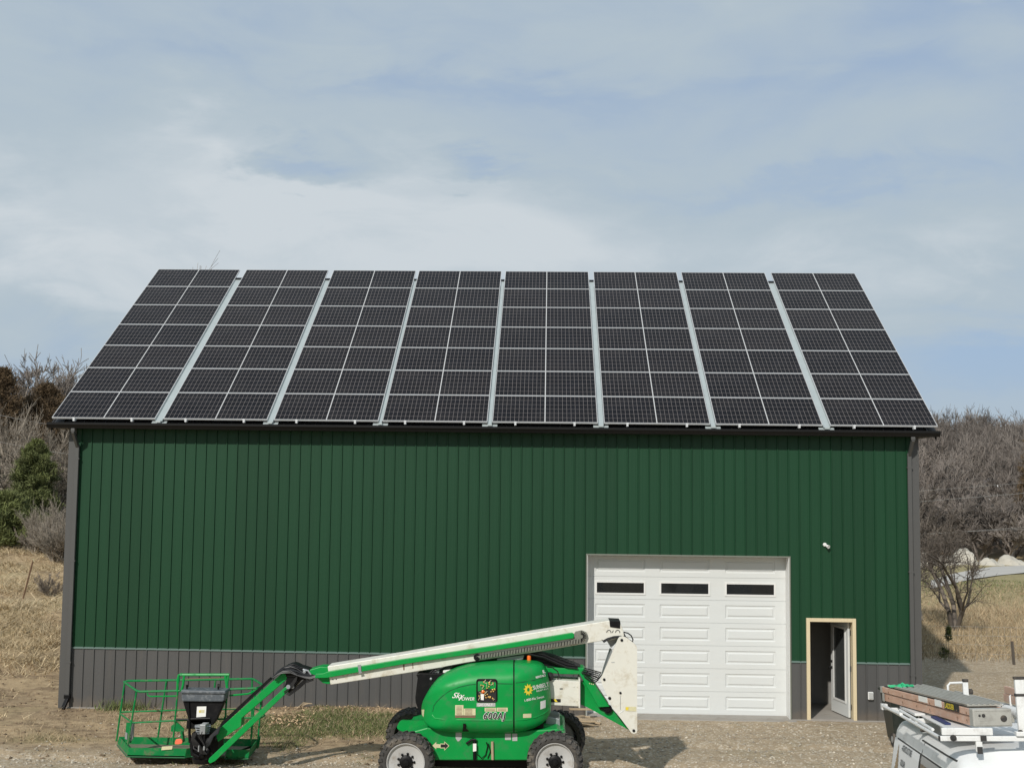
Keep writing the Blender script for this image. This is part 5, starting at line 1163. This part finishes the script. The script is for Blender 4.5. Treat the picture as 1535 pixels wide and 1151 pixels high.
def tree_thing(name,label,cat,pos,segs,m,ns=4,group=None,split=.03,scale=None):
    a=np.array(segs) if scale is None else norm_h(segs,scale); o=empty(name,pos,label,cat,group)
    th=max(a[:,6].max()*.45,split*0+.0); tk=a[:,6]>=th
    for nm,sel,k in (('trunk',tk,6),('branches',~tk,ns)):
        if sel.sum()==0: continue
        V,F=segs_to_mesh(a[sel],k); w_=rng.random(len(V))*.0+np.repeat(rng.random(int(sel.sum())),2*k)
        np_mesh(nm,V,F,m,o,attrs={'var':w_})
    return o
def needles(rs,h,rad,n,size,taper=1.0,base=.05,clump=60,flat=.5,round_=.0):
    # clumps on branch tips: arrays of small triangles
    V=[];W_=[]; tr=[]
    for c in range(clump):
        t=base+(1-base)*((c+rs.random())/clump)**.85; rr=rad*((1-t)**taper if round_==0 else math.sqrt(max(0.02,1-((t-.4)/.62)**2)))*(.55+.6*rs.random())+.03*rad
        an=rs.random()*2*math.pi; tip=np.array([math.cos(an)*rr,math.sin(an)*rr,t*h+rr*.35*rs.random()]); root=np.array([0,0,max(.05,t*h-rr*.25)])
        tr.append((*root,*tip,.02*h/6,.006))
        m_=int(n/clump); u=np.sqrt(rng.random(m_))[:,None]; cen=root*(1-u)+tip*u; cen=cen+rng.normal(0,1,(m_,3))*np.array([.20,.20,.15])*rad*.55*(.4+.6*(1-t))
        d1=rng.normal(0,1,(m_,3)); d1[:,2]+=.9; d1+= (tip-root)*.8/max(rr,.1); d1/=np.linalg.norm(d1,axis=1,keepdims=True); d2=np.cross(d1,rng.normal(0,1,(m_,3))); d2/=np.linalg.norm(d2,axis=1,keepdims=True)
        s_=size*(.6+.8*rng.random((m_,1))); tri=np.stack([cen,cen+d1*s_,cen+d1*s_*.35+d2*s_*.17],1); V.append(tri.reshape(-1,3)); W_.append(np.repeat(np.clip(.5+rs.gauss(0,.22)+rng.normal(0,.15,m_),0,1.2),3))
    V=np.concatenate(V); return V,np.arange(len(V)).reshape(-1,3),np.concatenate(W_),tr
def conifer(name,label,cat,pos,h,rad,n,size,m,seed,trunk=.12,group=None,**k):
    rs=random.Random(seed); V,F,W_,tr=needles(rs,h,rad,n,size,**k); o=empty(name,pos,label,cat,group)
    np_mesh('crown',V,F,MT[m],o,attrs={'var':W_}); segs=[(0,0,-.1,0,0,h*.5,trunk,trunk*.6),(0,0,h*.5,0,0,h*.97,trunk*.6,.02)]+tr
    V,F=segs_to_mesh(segs,5); np_mesh('trunk',V,F,MT['bark'],o,attrs={'var':np.full(len(V),.5)}); return o
def blades(name,pts,hmin,hmax,m,wid=.012,lean=.5,kind='stuff',clumpw=None):
    n=len(pts); a=rng.random(n)*2*math.pi; h=hmin+(hmax-hmin)*rng.random(n)**1.6; sx_=np.cos(a)*wid; sy_=np.sin(a)*wid
    tip=pts+np.stack([rng.normal(0,lean,n)*h,rng.normal(0,lean,n)*h,h],-1)
    V=np.stack([pts-np.stack([sx_,sy_,np.full(n,.01)],-1),pts+np.stack([sx_,sy_,np.full(n,-.01)],-1),tip],1).reshape(-1,3)
    o=np_mesh(name,V,np.arange(3*n).reshape(-1,3),m,attrs={'var':np.repeat(np.clip(.5+rng.normal(0,.28,n),0,1.1),3)}); tag(o,kind=kind); return o
def scatter(n,x0,x1,y0,y1,wfn=None):
    x=x0+(x1-x0)*rng.random(n*2); y=y0+(y1-y0)*rng.random(n*2)
    if wfn is not None: k=rng.random(len(x))<wfn(x,y); x,y=x[k],y[k]
    x,y=x[:n],y[:n]; return np.stack([x,y,H(x,y)],-1)
# ------------------------------------------------------------ grass, stones, litter
tag(blades('green_grass',scatter(48000,3,10.5,-5,-.03,lambda x,y:grassw(x,y)**1.3),.02,.09,MT['grass_green'],.008,.7),'short green and straw coloured grass growing along the foot of the barn wall','grass')
tag(blades('dry_grass_by_wall',scatter(16000,0,11,-4.2,-.03,lambda x,y:np.clip(grassw(x,y)*.8+.10*(y>-3.2),0,1)),.02,.10,MT['grass_field'],.008,.9),'short dead straw coloured grass between the wall and the track','grass')
def tuftw(cx,cy,r1,r2): return lambda x,y:np.exp(-(((x-cx)/r1)**2+((y-cy)/r2)**2)*1.5)
tag(blades('grass_tuft',scatter(1500,.6,2.6,-.5,-.03,tuftw(1.45,-.15,.45,.12)),.10,.28,MT['grass_green'],.010,.45),'dark green grass tuft at the foot of the wall near the left downspout','grass')
tag(blades('hill_grass',scatter(80000,-16,.6,2.2,21,lambda x,y:sst(.4,-.8,x-.02*y)*(.12+.88*np.clip(fb(x,y,1.6,4,2)*4+.45,0,1))*sst(2.5,5.5,y)),.05,.26,MT['grass_dry'],.011,1.5),'long dry straw coloured grass covering the bank left of the barn','dry grass')
tag(blades('hill_grass_low',scatter(14000,-9,.0,-3,5,lambda x,y:np.clip(.12+fb(x,y,1.1,3,1)*1.6,0,1)),.02,.12,MT['grass_dry'],.010,1.0),'thin flattened straw on the bare soil left of the barn','dry grass')
tag(blades('near_grass',scatter(9000,-1,3.4,-8.5,-5.9,lambda x,y:sst(3.2,1.2,x)*sst(-5.9,-6.6,y)),.04,.22,MT['grass_dry'],.007,.7),'dry brown grass at the bottom left edge in front of the track','dry grass')
tag(blades('field_grass',scatter(95000,18.6,46,8.6,40,lambda x,y:sst(8.6,10.5,y+.5*fb(x,y,2,2,1))*np.clip(1.25-y/32,.1,1)*sst(38,30,y)),.06,.30,MT['grass_field'],.011,.7),'dry brown grass of the field right of the barn','dry grass')
tag(blades('field_grass_green',scatter(16000,24,50,22,38,lambda x,y:fieldgreen(x,y)*.8),.03,.09,MT['grass_green'],.022,.8),'greener short grass in front of the pale road','grass')
def chips(name,pts,smin,smax,m,label,cat,flat=.55,pw=2.2):
    n=len(pts); base=np.array([[1,0,0],[0,1,0],[-1,0,0],[0,-1,0],[0,0,1],[0,0,-1]],float); Fb=np.array([[0,1,4],[1,2,4],[2,3,4],[3,0,4],[1,0,5],[2,1,5],[3,2,5],[0,3,5]])
    s=(smin+(smax-smin)*rng.random(n)**pw)[:,None,None]; j=1+rng.normal(0,.25,(n,6,3)); a=rng.random(n)*6.28; ca,sa_=np.cos(a)[:,None],np.sin(a)[:,None]
    B=base[None]*j*s; B[:,:,2]*=flat; X_=B[:,:,0]*ca-B[:,:,1]*sa_; Y_=B[:,:,0]*sa_+B[:,:,1]*ca; V=np.stack([X_,Y_,B[:,:,2]],-1)+pts[:,None,:]+np.array([0,0,.15])*s
    F=(np.arange(n)[:,None,None]*6+Fb[None]).reshape(-1,3)
    o=np_mesh(name,V.reshape(-1,3),F,m,attrs={'var':np.repeat(np.clip(.5+rng.normal(0,.3,n),0,1.3),6)}); tag(o,label,cat,kind='stuff'); return o
chips('pebbles',scatter(16000,1,24,-9,-.45,lambda x,y:.12+.9*gravw(x,y)),.006,.034,MT['pebble'],'loose pale pebbles scattered over the gravel yard','pebbles')
chips('clods',scatter(3500,-6,11,-5,3,lambda x,y:.3+0*x),.01,.05,MT['clod'],'brown clods of soil on the bare ground by the barn','soil clods')
def leafpile(name,c,rx,ry,n,label,cat,size=.05,m='dead_leaf',hz=.10):
    p=np.stack([c.x+rng.normal(0,rx,n),c.y+rng.normal(0,ry,n),np.zeros(n)],-1); p[:,2]=H(p[:,0],p[:,1])+np.abs(rng.normal(0,hz,n))*np.exp(-((p[:,0]-c.x)/rx)**2*.5)
    d1=rng.normal(0,1,(n,3))*[1,1,.5]; d1/=np.linalg.norm(d1,axis=1,keepdims=True); d2=np.cross(d1,rng.normal(0,1,(n,3))); d2/=np.linalg.norm(d2,axis=1,keepdims=True); s_=size*(.4+.9*rng.random((n,1)))
    V=np.stack([p-d1*s_,p-d2*s_*.4,p+d1*s_,p+d2*s_*.4],1).reshape(-1,3); o=np_mesh(name,V,np.arange(4*n).reshape(-1,4),MT[m],attrs={'var':np.repeat(rng.random(n)*1.1,4)}); return tag(o,label,cat,kind='stuff')
leafpile('leaf_litter',ghit(432,1083),.30,.28,520,'small heap of pale dead leaves on the grass right of the basket','dead leaves',.035)
leafpile('straw_litter',ghit(540,1062),1.4,.12,500,'bits of straw and dead leaves blown against the wainscot','straw litter',.03,hz=.02)
# scrap boards behind the right-hand wheel
wb0=ghit(873,1092)
for k,(dx,dy,an,ln_,tl) in enumerate([(0,.2,.5,.55,.10),(.10,.45,-.3,.6,.14),(-.1,.6,.9,.5,.06),(.05,0,.1,.42,.02),(.16,.25,1.3,.4,.2),(.0,.9,.3,.5,.05)]):
    c=wb0+Vector((dx,dy,.05+.035*k)); labs=['lowest pale scrap board behind the right-hand wheel','pale scrap board tilted on the others behind the wheel','scrap board at the back of the small wood heap','short scrap board nearest the tyre','scrap board standing steeply in the wood heap','scrap board closest to the wainscot in the wood heap']
    o=empty('scrap_board',c,labs[k],'scrap board','scrap boards behind the wheel'); q=MB(); q.box((c.x-ln_/2,c.y-.05,c.z-.015),(c.x+ln_/2,c.y+.05,c.z+.015),(Matrix.Rotation(an,3,'Z')@Matrix.Rotation(tl,3,'Y')),c); q.build('board',MT['old_wood'],o,bevel=.004)
c=ghit(452,1062); q=MB()
for k in range(4): q.tube([c+Vector((-.16+k*.03,-.05*k,.02)),c+Vector((.02,.02*k,.06+.02*k)),c+Vector((.12+.03*k,.06,.10))],.008,5)
o=q.build('dead_twig',MT['old_wood']); tag(o,'bare broken twig leaning at the foot of the wainscot','twig')
# ------------------------------------------------------------ fences, posts, power lines
def post(px0,py0,px1,py1,Y,r_,label,m='rust'):
    a=P(px0,py0,Y); b=P(px1,py1,Y); g_=hh(b.x,b.y); b=b+(b-a).normalized()*max(0,(b.z-g_+.1)); q=MB(); q.bar(b,a,r_*2,r_*1.2,(0,1,0)); q.bar(b+Vector((0,.0,0)),a,r_*.6,r_*2.6,(0,1,0)); o=empty('fence_post',b,label,'fence post'); q.build('post',MT[m],o); 
    q=MB(); q.box(tuple(a-Vector((.02,.02,.06))),tuple(a+Vector((.02,.02,.01)))); q.build('post_tip',MT['decal_cream'] if m=='rust' and px0<100 else MT['rust'],o)
post(50,838,40,876,11,.022,'rusty steel fence post leaning right on the dry grass bank')
post(37,806,30,826,20,.03,'leaning fence post below the bare thicket at the left edge'); post(12,796,0,815,20,.03,'second leaning fence post at the very left edge below the green pine')
post(1517,961,1520,995,8.6,.035,'dark weathered fence post in the dry grass near the right edge','bark')
fw_=MB()
for z in (.25,.5,.75,1.0): 
    fw_.tube([(19.0,9.0,z+.05),(21,8.9,z),(24.0,8.7,z),(27,8.5,z),(30,8.4,z)],.004,4)
for k in range(70): x=19.0+k*.16; fw_.tube([(x,9.0-(x-19)*.055,.05),(x,9.0-(x-19)*.055,1.02)],.0025,3)
tag(fw_.build('wire_fence',MT['wire']),'thin wire mesh fence along the edge of the dry field','wire fence')
fr=MB()
for k in range(4): fr.tube([P(-30,800+k*7,20),P(15,808+k*7,20),P(45,817+k*7,19.5),P(95,836+k*5,19)],.010,4)
tag(fr.build('rail_fence',MT['wire']),'low sagging wire fence below the green pine at the left edge','wire fence')
def wire(a,b,Y0,Y1,label,sag=.25,r_=.012):
    r_*=.6
    p=P(*a,Y0); q_=P(*b,Y1); p=p+(p-q_)*.5; q_=q_+(q_-p)*.6; q=MB(); q.tube([p.lerp(q_,t)-Vector((0,0,sag*4*t*(1-t))) for t in np.linspace(0,1,13)],r_,5); o=q.build('power_line',MT['wire']); tag(o,label,'power line','power lines')
wire((0,620),(80,634),28,28,'upper thin power line crossing the bare trees on the left',0.1)
wire((0,660),(95,676),24,24,'lower thin power line crossing the bare trees on the left',0.1,.008)
wire((1376,752),(1535,739),46,46,'brightest power line above the field right of the barn',0,.016)
wire((1376,736),(1535,723.5),47,47,'uppermost faint power line right of the barn',0,.010)
wire((1430,797.5),(1535,790),45,45,'lowest power line right of the barn',0,.012); wire((1376,800),(1535,792.5),44.5,44.5,'power line just under the lowest one right of the barn',0,.010)
# ------------------------------------------------------------ road, gravel heaps, houses
near=[(1395,884),(1425,877),(1455,870),(1495,864),(1535,860),(1580,857)]; far_=[(1395,872),(1425,862),(1455,856),(1489,850.5),(1535,849),(1580,848)]
q=MB(); NA=[ghit(*p) for p in near]; FA=[ghit(*p) for p in far_]
rows=[[a.lerp(b,t) for t in np.linspace(0,1,9)] for a,b in zip(NA,FA)]
for rw in rows:
    for p in rw: q.v.append((p.x,p.y,hh(p.x,p.y)+.07))
for i in range(len(rows)-1):
    for k in range(8): a=i*9+k; q.f.append((a,a+1,a+10,a+9))
tag(q.build('gravel_road',MT['road_gravel'],smooth=True),kind='structure')
PL=['leftmost pale gravel heap beside the bare tree','pale gravel heap directly behind the bare tree crown','tall pale gravel heap in the middle of the row','tall pale gravel heap right of the middle','low pale gravel heap near the right edge','flat pale gravel heap cut by the right edge']
for k,(px_,tp,bs,hw) in enumerate([(1388,829,848,20),(1418,824,847,22),(1444,823,846,22),(1476,823,846,28),(1519,829,846,24),(1556,830,846,22)]):
    c=ghit(px_,bs); D_=c.y-CP.y; r_=hw/1800*D_*1.15; hgt=(bs-tp)/1800*D_*1.1
    n=28; V=[];F2=[]
    for i in range(n+1):
        for j in range(n+1):
            u,v=i/n*2-1,j/n*2-1; rr=math.hypot(u,v); z=max(0,1-rr**1.7)*hgt*.95; 
            x=c.x+u*r_; y=c.y+v*r_*.8; nz=float(fb(np.array([x*1.0+k*7]),np.array([y]),1.3,4,k%6)[0])*.8*min(1,max(0,1-rr)*3); V.append((x,y,float(H0(x,y))+z*.95+nz-.15))
    for i in range(n):
        for j in range(n): a=i*(n+1)+j; F2.append((a,a+1,a+n+2,a+n+1))
    o=empty('gravel_heap',c,PL[k],'gravel heap','pale gravel heaps at the wood edge'); q=MB(); q.v=V; q.f=F2; q.build('heap',MT['gravel_pile'],o,smooth=True)
def house(px,py,Y,wd,hgt,label):
    c=P(px,py,Y); x,z=c.x,c.z; o=empty('house',(x,Y,z-hgt/2),label,'house'); q=MB(); zb=min(z-hgt/2,hh(x,Y))-.2
    q.prism([(x-wd/2,Y,zb),(x+wd/2,Y,zb),(x+wd/2,Y,z+hgt*.25),(x,Y,z+hgt*.62),(x-wd/2,Y,z+hgt*.25)],(0,wd*1.4,0)); q.build('wall',MT['house_white'],o)
    q=MB(); 
    for s in (-1,1): q.prism([(x,Y-.2,z+hgt*.64),(x+s*(wd/2+.2),Y-.2,z+hgt*.24),(x+s*(wd/2+.2),Y-.2,z+hgt*.30),(x,Y-.2,z+hgt*.70)],(0,wd*1.4+.4,0))
    q.build('roof',MT['house_roof'],o); q=MB(); q.box((x-wd*.15,Y-.03,z-hgt*.2),(x+wd*.12,Y-.005,z+.1*hgt)); q.build('window',MT['dark_glass'],o)
house(1491,741,92,1.9,2.6,'white house wall glimpsed high between the bare trees on the hill'); house(1441,776,84,1.4,1.3,'small white building glimpsed low between the bare trees behind the field')
# ------------------------------------------------------------ individual trees
rs=random.Random(11)
b0=ghit(1431,944)
o=tree_thing('bare_tree','spreading bare tree with several trunks standing in the field right of the barn','tree',b0,bare(random.Random(33),4.6,.095,4,(4,5),.85,.13,.60,3,.13,.20,first=.22,droop=.05,minr=.0055),MT['bark_dark'],4,scale=5.4)
b0=ghit(1379,930); b0.x+=.0
tree_thing('bare_tree','bare tree half hidden behind the right corner of the barn','tree',b0,bare(rs,4.6,.12,4,(3,5),.8,.08,.66,2,.3,.22,minr=.0065),MT['bark'],4,scale=5.2)
def at_px(px,Y,top): g_=gpos(px,Y); return g_,P(px,top,Y).z-g_.z
for nm,px,Y,top,lv,lab,m,kw in [
 ('bare_tree',34,48,526,5,'tall bare tree reaching highest into the sky at the left edge','bark',dict(kids=(4,6),spread=.5,up=.14,stems=3,stem_spread=.3,minr=.011)),
 ('bare_tree',66,50,531,5,'bare tree with fanned upper branches left of the roof corner','bark',dict(kids=(4,6),spread=.5,up=.14,stems=3,stem_spread=.3,minr=.011)),
 ('bare_tree',8,42,555,4,'thin bare tree cut by the left picture edge','bark',dict(kids=(5,6),spread=.5,up=.15,minr=.013)),
 ('bare_tree',38,27,586,4,'pale grey bare tree in front of the rusty cedars','bark_pale',dict(kids=(5,7),spread=.5,up=.2,stems=4,stem_spread=.3,minr=.0045)),
 ('bare_tree',90,26,632,4,'low bare tree just left of the barn corner under the eave','bark_pale',dict(kids=(5,7),spread=.7,up=.08,stems=3,stem_spread=.4,minr=.007)),
 ('bare_tree',5,24,640,4,'bare tree with pale bent limbs at the left edge below the power line','bark_pale',dict(kids=(4,6),spread=.7,up=.05,stems=3,stem_spread=.4,minr=.009)),
 ('bare_tree',300,26,403,4,'tall bare tree behind the roof with only its twig tips above the ridge','bark',dict(kids=(5,7),spread=.45,up=.25,minr=.007))]:
    g_,h_=at_px(px,Y,top); tree_thing(nm,lab,'tree',g_,bare(rs,h_,.16,lv,ratio=.62,wig=.17,**kw),MT[m],3,scale=h_)
for px,Y,top,rad,lab,mm,sd_,n_ in [(64,36,580,2.6,'rust tinged cedar left of the roof corner','needles_rust',1,15000),(90,38,600,1.9,'smaller rusty cedar touching the roof corner','needles_rust',5,9000),(-4,34,556,2.2,'dark rusty cedar cut by the left picture edge','needles_rust',2,12000),(30,40,640,2.6,'dark cedar filling the gap between the two rusty cedars','needles_dark',3,12000),(12,30,690,2.0,'dark low cedar behind the green pine at the left edge','needles_dark',9,9000),(85,31,690,1.8,'dark low cedar behind the bare thicket by the barn corner','needles_dark',10,9000)]:
    g_,h_=at_px(px,Y,top); conifer('cedar_tree',lab,'tree',g_,h_,rad,int(n_*2.4),.19,mm,sd_,clump=230,taper=.6)
g_,h_=at_px(52,23,664); conifer('pine_tree','bright green young pine standing left of the barn','tree',g_,h_,1.35,42000,.16,'needles_green',4,clump=120,taper=.6,trunk=.07)
g_,h_=at_px(8,20,742); conifer('pine_tree','low green pine at the left edge beside the taller pine','tree',g_,h_,1.5,34000,.16,'needles_green',6,clump=110,taper=.45,trunk=.07)
for px,Y,top,lab,sd_ in [(70,19.5,745,'pale bare thicket in front of the green pine',1),(95,19,735,'pale bare thicket against the barn corner',2),(58,18.6,775,'low pale bare bush on top of the grass bank',3),(88,17.5,775,'dense pale bare bush low beside the barn corner',4),(104,17,750,'bare bush partly hidden by the barn corner',5),(20,21,775,'grey bare bush under the low green pine',6)]:
    g_,h_=at_px(px,Y,top); r5=random.Random(sd_); tree_thing('bare_bush',lab,'bush',g_,bare(r5,h_,.03,3,(6,8),.4,.12,.6,14,.55,.16,minr=.004),MT['bark_pale'],3,scale=h_)
g_=ghit(74,893); tree_thing('dead_bush','small brown dead bush in the grass bank left of the barn','bush',g_,bare(random.Random(8),.8,.012,3,(4,6),.5,.1,.6,8,.6,.15,minr=.004),MT['bark'],3,scale=.85)
g_=ghit(1420,991); conifer('pine_sapling','small green pine sapling in the dry grass right of the barn','sapling',g_+Vector((.05,0,0)),.95,.16,700,.09,'needles_green',7,base=.62,clump=18,taper=.5,trunk=.012); conifer('pine_sapling','low green pine sapling at the gravel edge right of the barn','sapling',g_+Vector((-.12,-.1,0)),.36,.20,520,.08,'needles_green',8,base=.25,clump=16,taper=.5,trunk=.01)
g_,h_=at_px(1552,62,650); conifer('cedar_tree','dark rusty cedar cut by the right picture edge','tree',g_,h_,1.9,16000,.28,'needles_rust',12,clump=150,taper=.55)
# ------------------------------------------------------------ woods on the hillsides
def woods(name,spots,label,hmin,hmax,m,protos,mn):
    VV=[];FF=[];AA=[]; off=0; r6=random.Random(name)
    PR=[]
    for k in range(protos):
        sg=norm_h(bare(random.Random(100+k),8,.13,3,(6,9),.55,.16,.62,2+k%2,.25,.16,minr=mn),1.0); sg[:,6:8]=np.clip(sg[:,6:8],mn,.2); PR.append(sg)
    for (x,y) in spots:
        sg=PR[r6.randrange(protos)].copy(); h=hmin+(hmax-hmin)*r6.random(); a=r6.random()*6.28; c,s_=math.cos(a),math.sin(a); g_=hh(x,y); wsc=r6.uniform(.9,1.3)
        if name=='woodland' and y<71.5: h*=.62; wsc=1.5
        for i in (0,3):
            X_,Y_=sg[:,i].copy()*h*wsc,sg[:,i+1].copy()*h*wsc; sg[:,i]=x+X_*c-Y_*s_; sg[:,i+1]=y+X_*s_+Y_*c; sg[:,i+2]=g_+sg[:,i+2]*h
        V,F=segs_to_mesh(sg,3); VV.append(V); FF.append(F+off); off+=len(V); AA.append(np.full(len(V),r6.uniform(.15,1.2))+np.repeat(rng.normal(0,.12,len(sg)),6))
    o=np_mesh(name,np.concatenate(VV),np.concatenate(FF),m,attrs={'var':np.concatenate(AA)}); return tag(o,label,'woodland',kind='stuff')
r7=random.Random(21); sp1=[]
for row in range(15):
    y=66+row*9; w_=6.5 if row<10 else 9
    n=7 if row<8 else 6
    x0=10.4+.27*(y+26); x1=10.4+.50*(y+26)
    for k in range(int((x1-x0)/3.3)): sp1.append((x0+(k+r7.random())*3.3,y+r7.uniform(-4,4)))
sp1+=[(10.4+t*(y+26)+r7.uniform(-.8,.8),y+r7.uniform(-1.5,1.5)) for y in (59,62,65,70) for t in np.arange(.27,.50,.027)]
woods('woodland',sp1,'bare grey brown woodland covering the hillside right of the barn',6,9.5,MT['bark_wood'],6,.022)
sp2=[(x+r7.uniform(-1.5,1.5),y+r7.uniform(-3,3)) for y in range(46,96,8) for x in range(int(10.4-.72*(y+26)),int(10.4-.33*(y+26)),3)]
woods('woodland_left',sp2,'bare woodland on the slope behind the cedars left of the barn',6,8,MT['bark_wood'],4,.020)

# ------------------------------------------------------------ pieces that stand apart become parts of their own
def split_pieces(o,gap):
    me=o.data; n=len(me.vertices); par=list(range(n))
    def fd(a):
        while par[a]!=a: par[a]=par[par[a]]; a=par[a]
        return a
    for e in me.edges: a,b=fd(e.vertices[0]),fd(e.vertices[1]); par[a]=b
    comp={}
    for i in range(n): comp.setdefault(fd(i),[]).append(i)
    bb=[]
    for ids in comp.values():
        cs=np.array([me.vertices[i].co for i in ids]); bb.append([cs.min(0)-gap/2,cs.max(0)+gap/2,ids])
    ch=True
    while ch:
        ch=False; out=[]
        for b in bb:
            for q in out:
                if (b[0]<=q[1]).all() and (q[0]<=b[1]).all(): q[0]=np.minimum(q[0],b[0]); q[1]=np.maximum(q[1],b[1]); q[2]=q[2]+b[2]; ch=True; break
            else: out.append(b)
        bb=out
    if len(bb)<2: return
    for k,(lo,hi_,ids) in enumerate(bb):
        mp={i:j for j,i in enumerate(ids)}; V=[tuple(me.vertices[i].co) for i in ids]; ps=[p for p in me.polygons if p.vertices[0] in mp]; F=[tuple(mp[i] for i in p.vertices) for p in ps]
        m2=bpy.data.meshes.new(o.name); m2.from_pydata(V,[],F); m2.materials.append(me.materials[0]); m2.polygons.foreach_set('use_smooth',[p.use_smooth for p in ps]); m2.update()
        if k==0: first_=m2
        else:
            c=o.copy(); c.data=m2; C.objects.link(c); c.parent=o.parent
    o.data=first_
for o in list(C.objects):
    b=o.name.split('.')[0]
    if o.type=='MESH' and b in ('wainscot','wainscot_trim','corner_trim','end_cap','strap','axle_bracket','rack_foot','tail_light','hinge','band','lanyard_ring','gate_panel','side_wall','riser_plate','latch_plate','engine_cover','rail_end','rack_post_cap','pad','bolt','handle','fine_print','scuff'):
        split_pieces(o,.04)
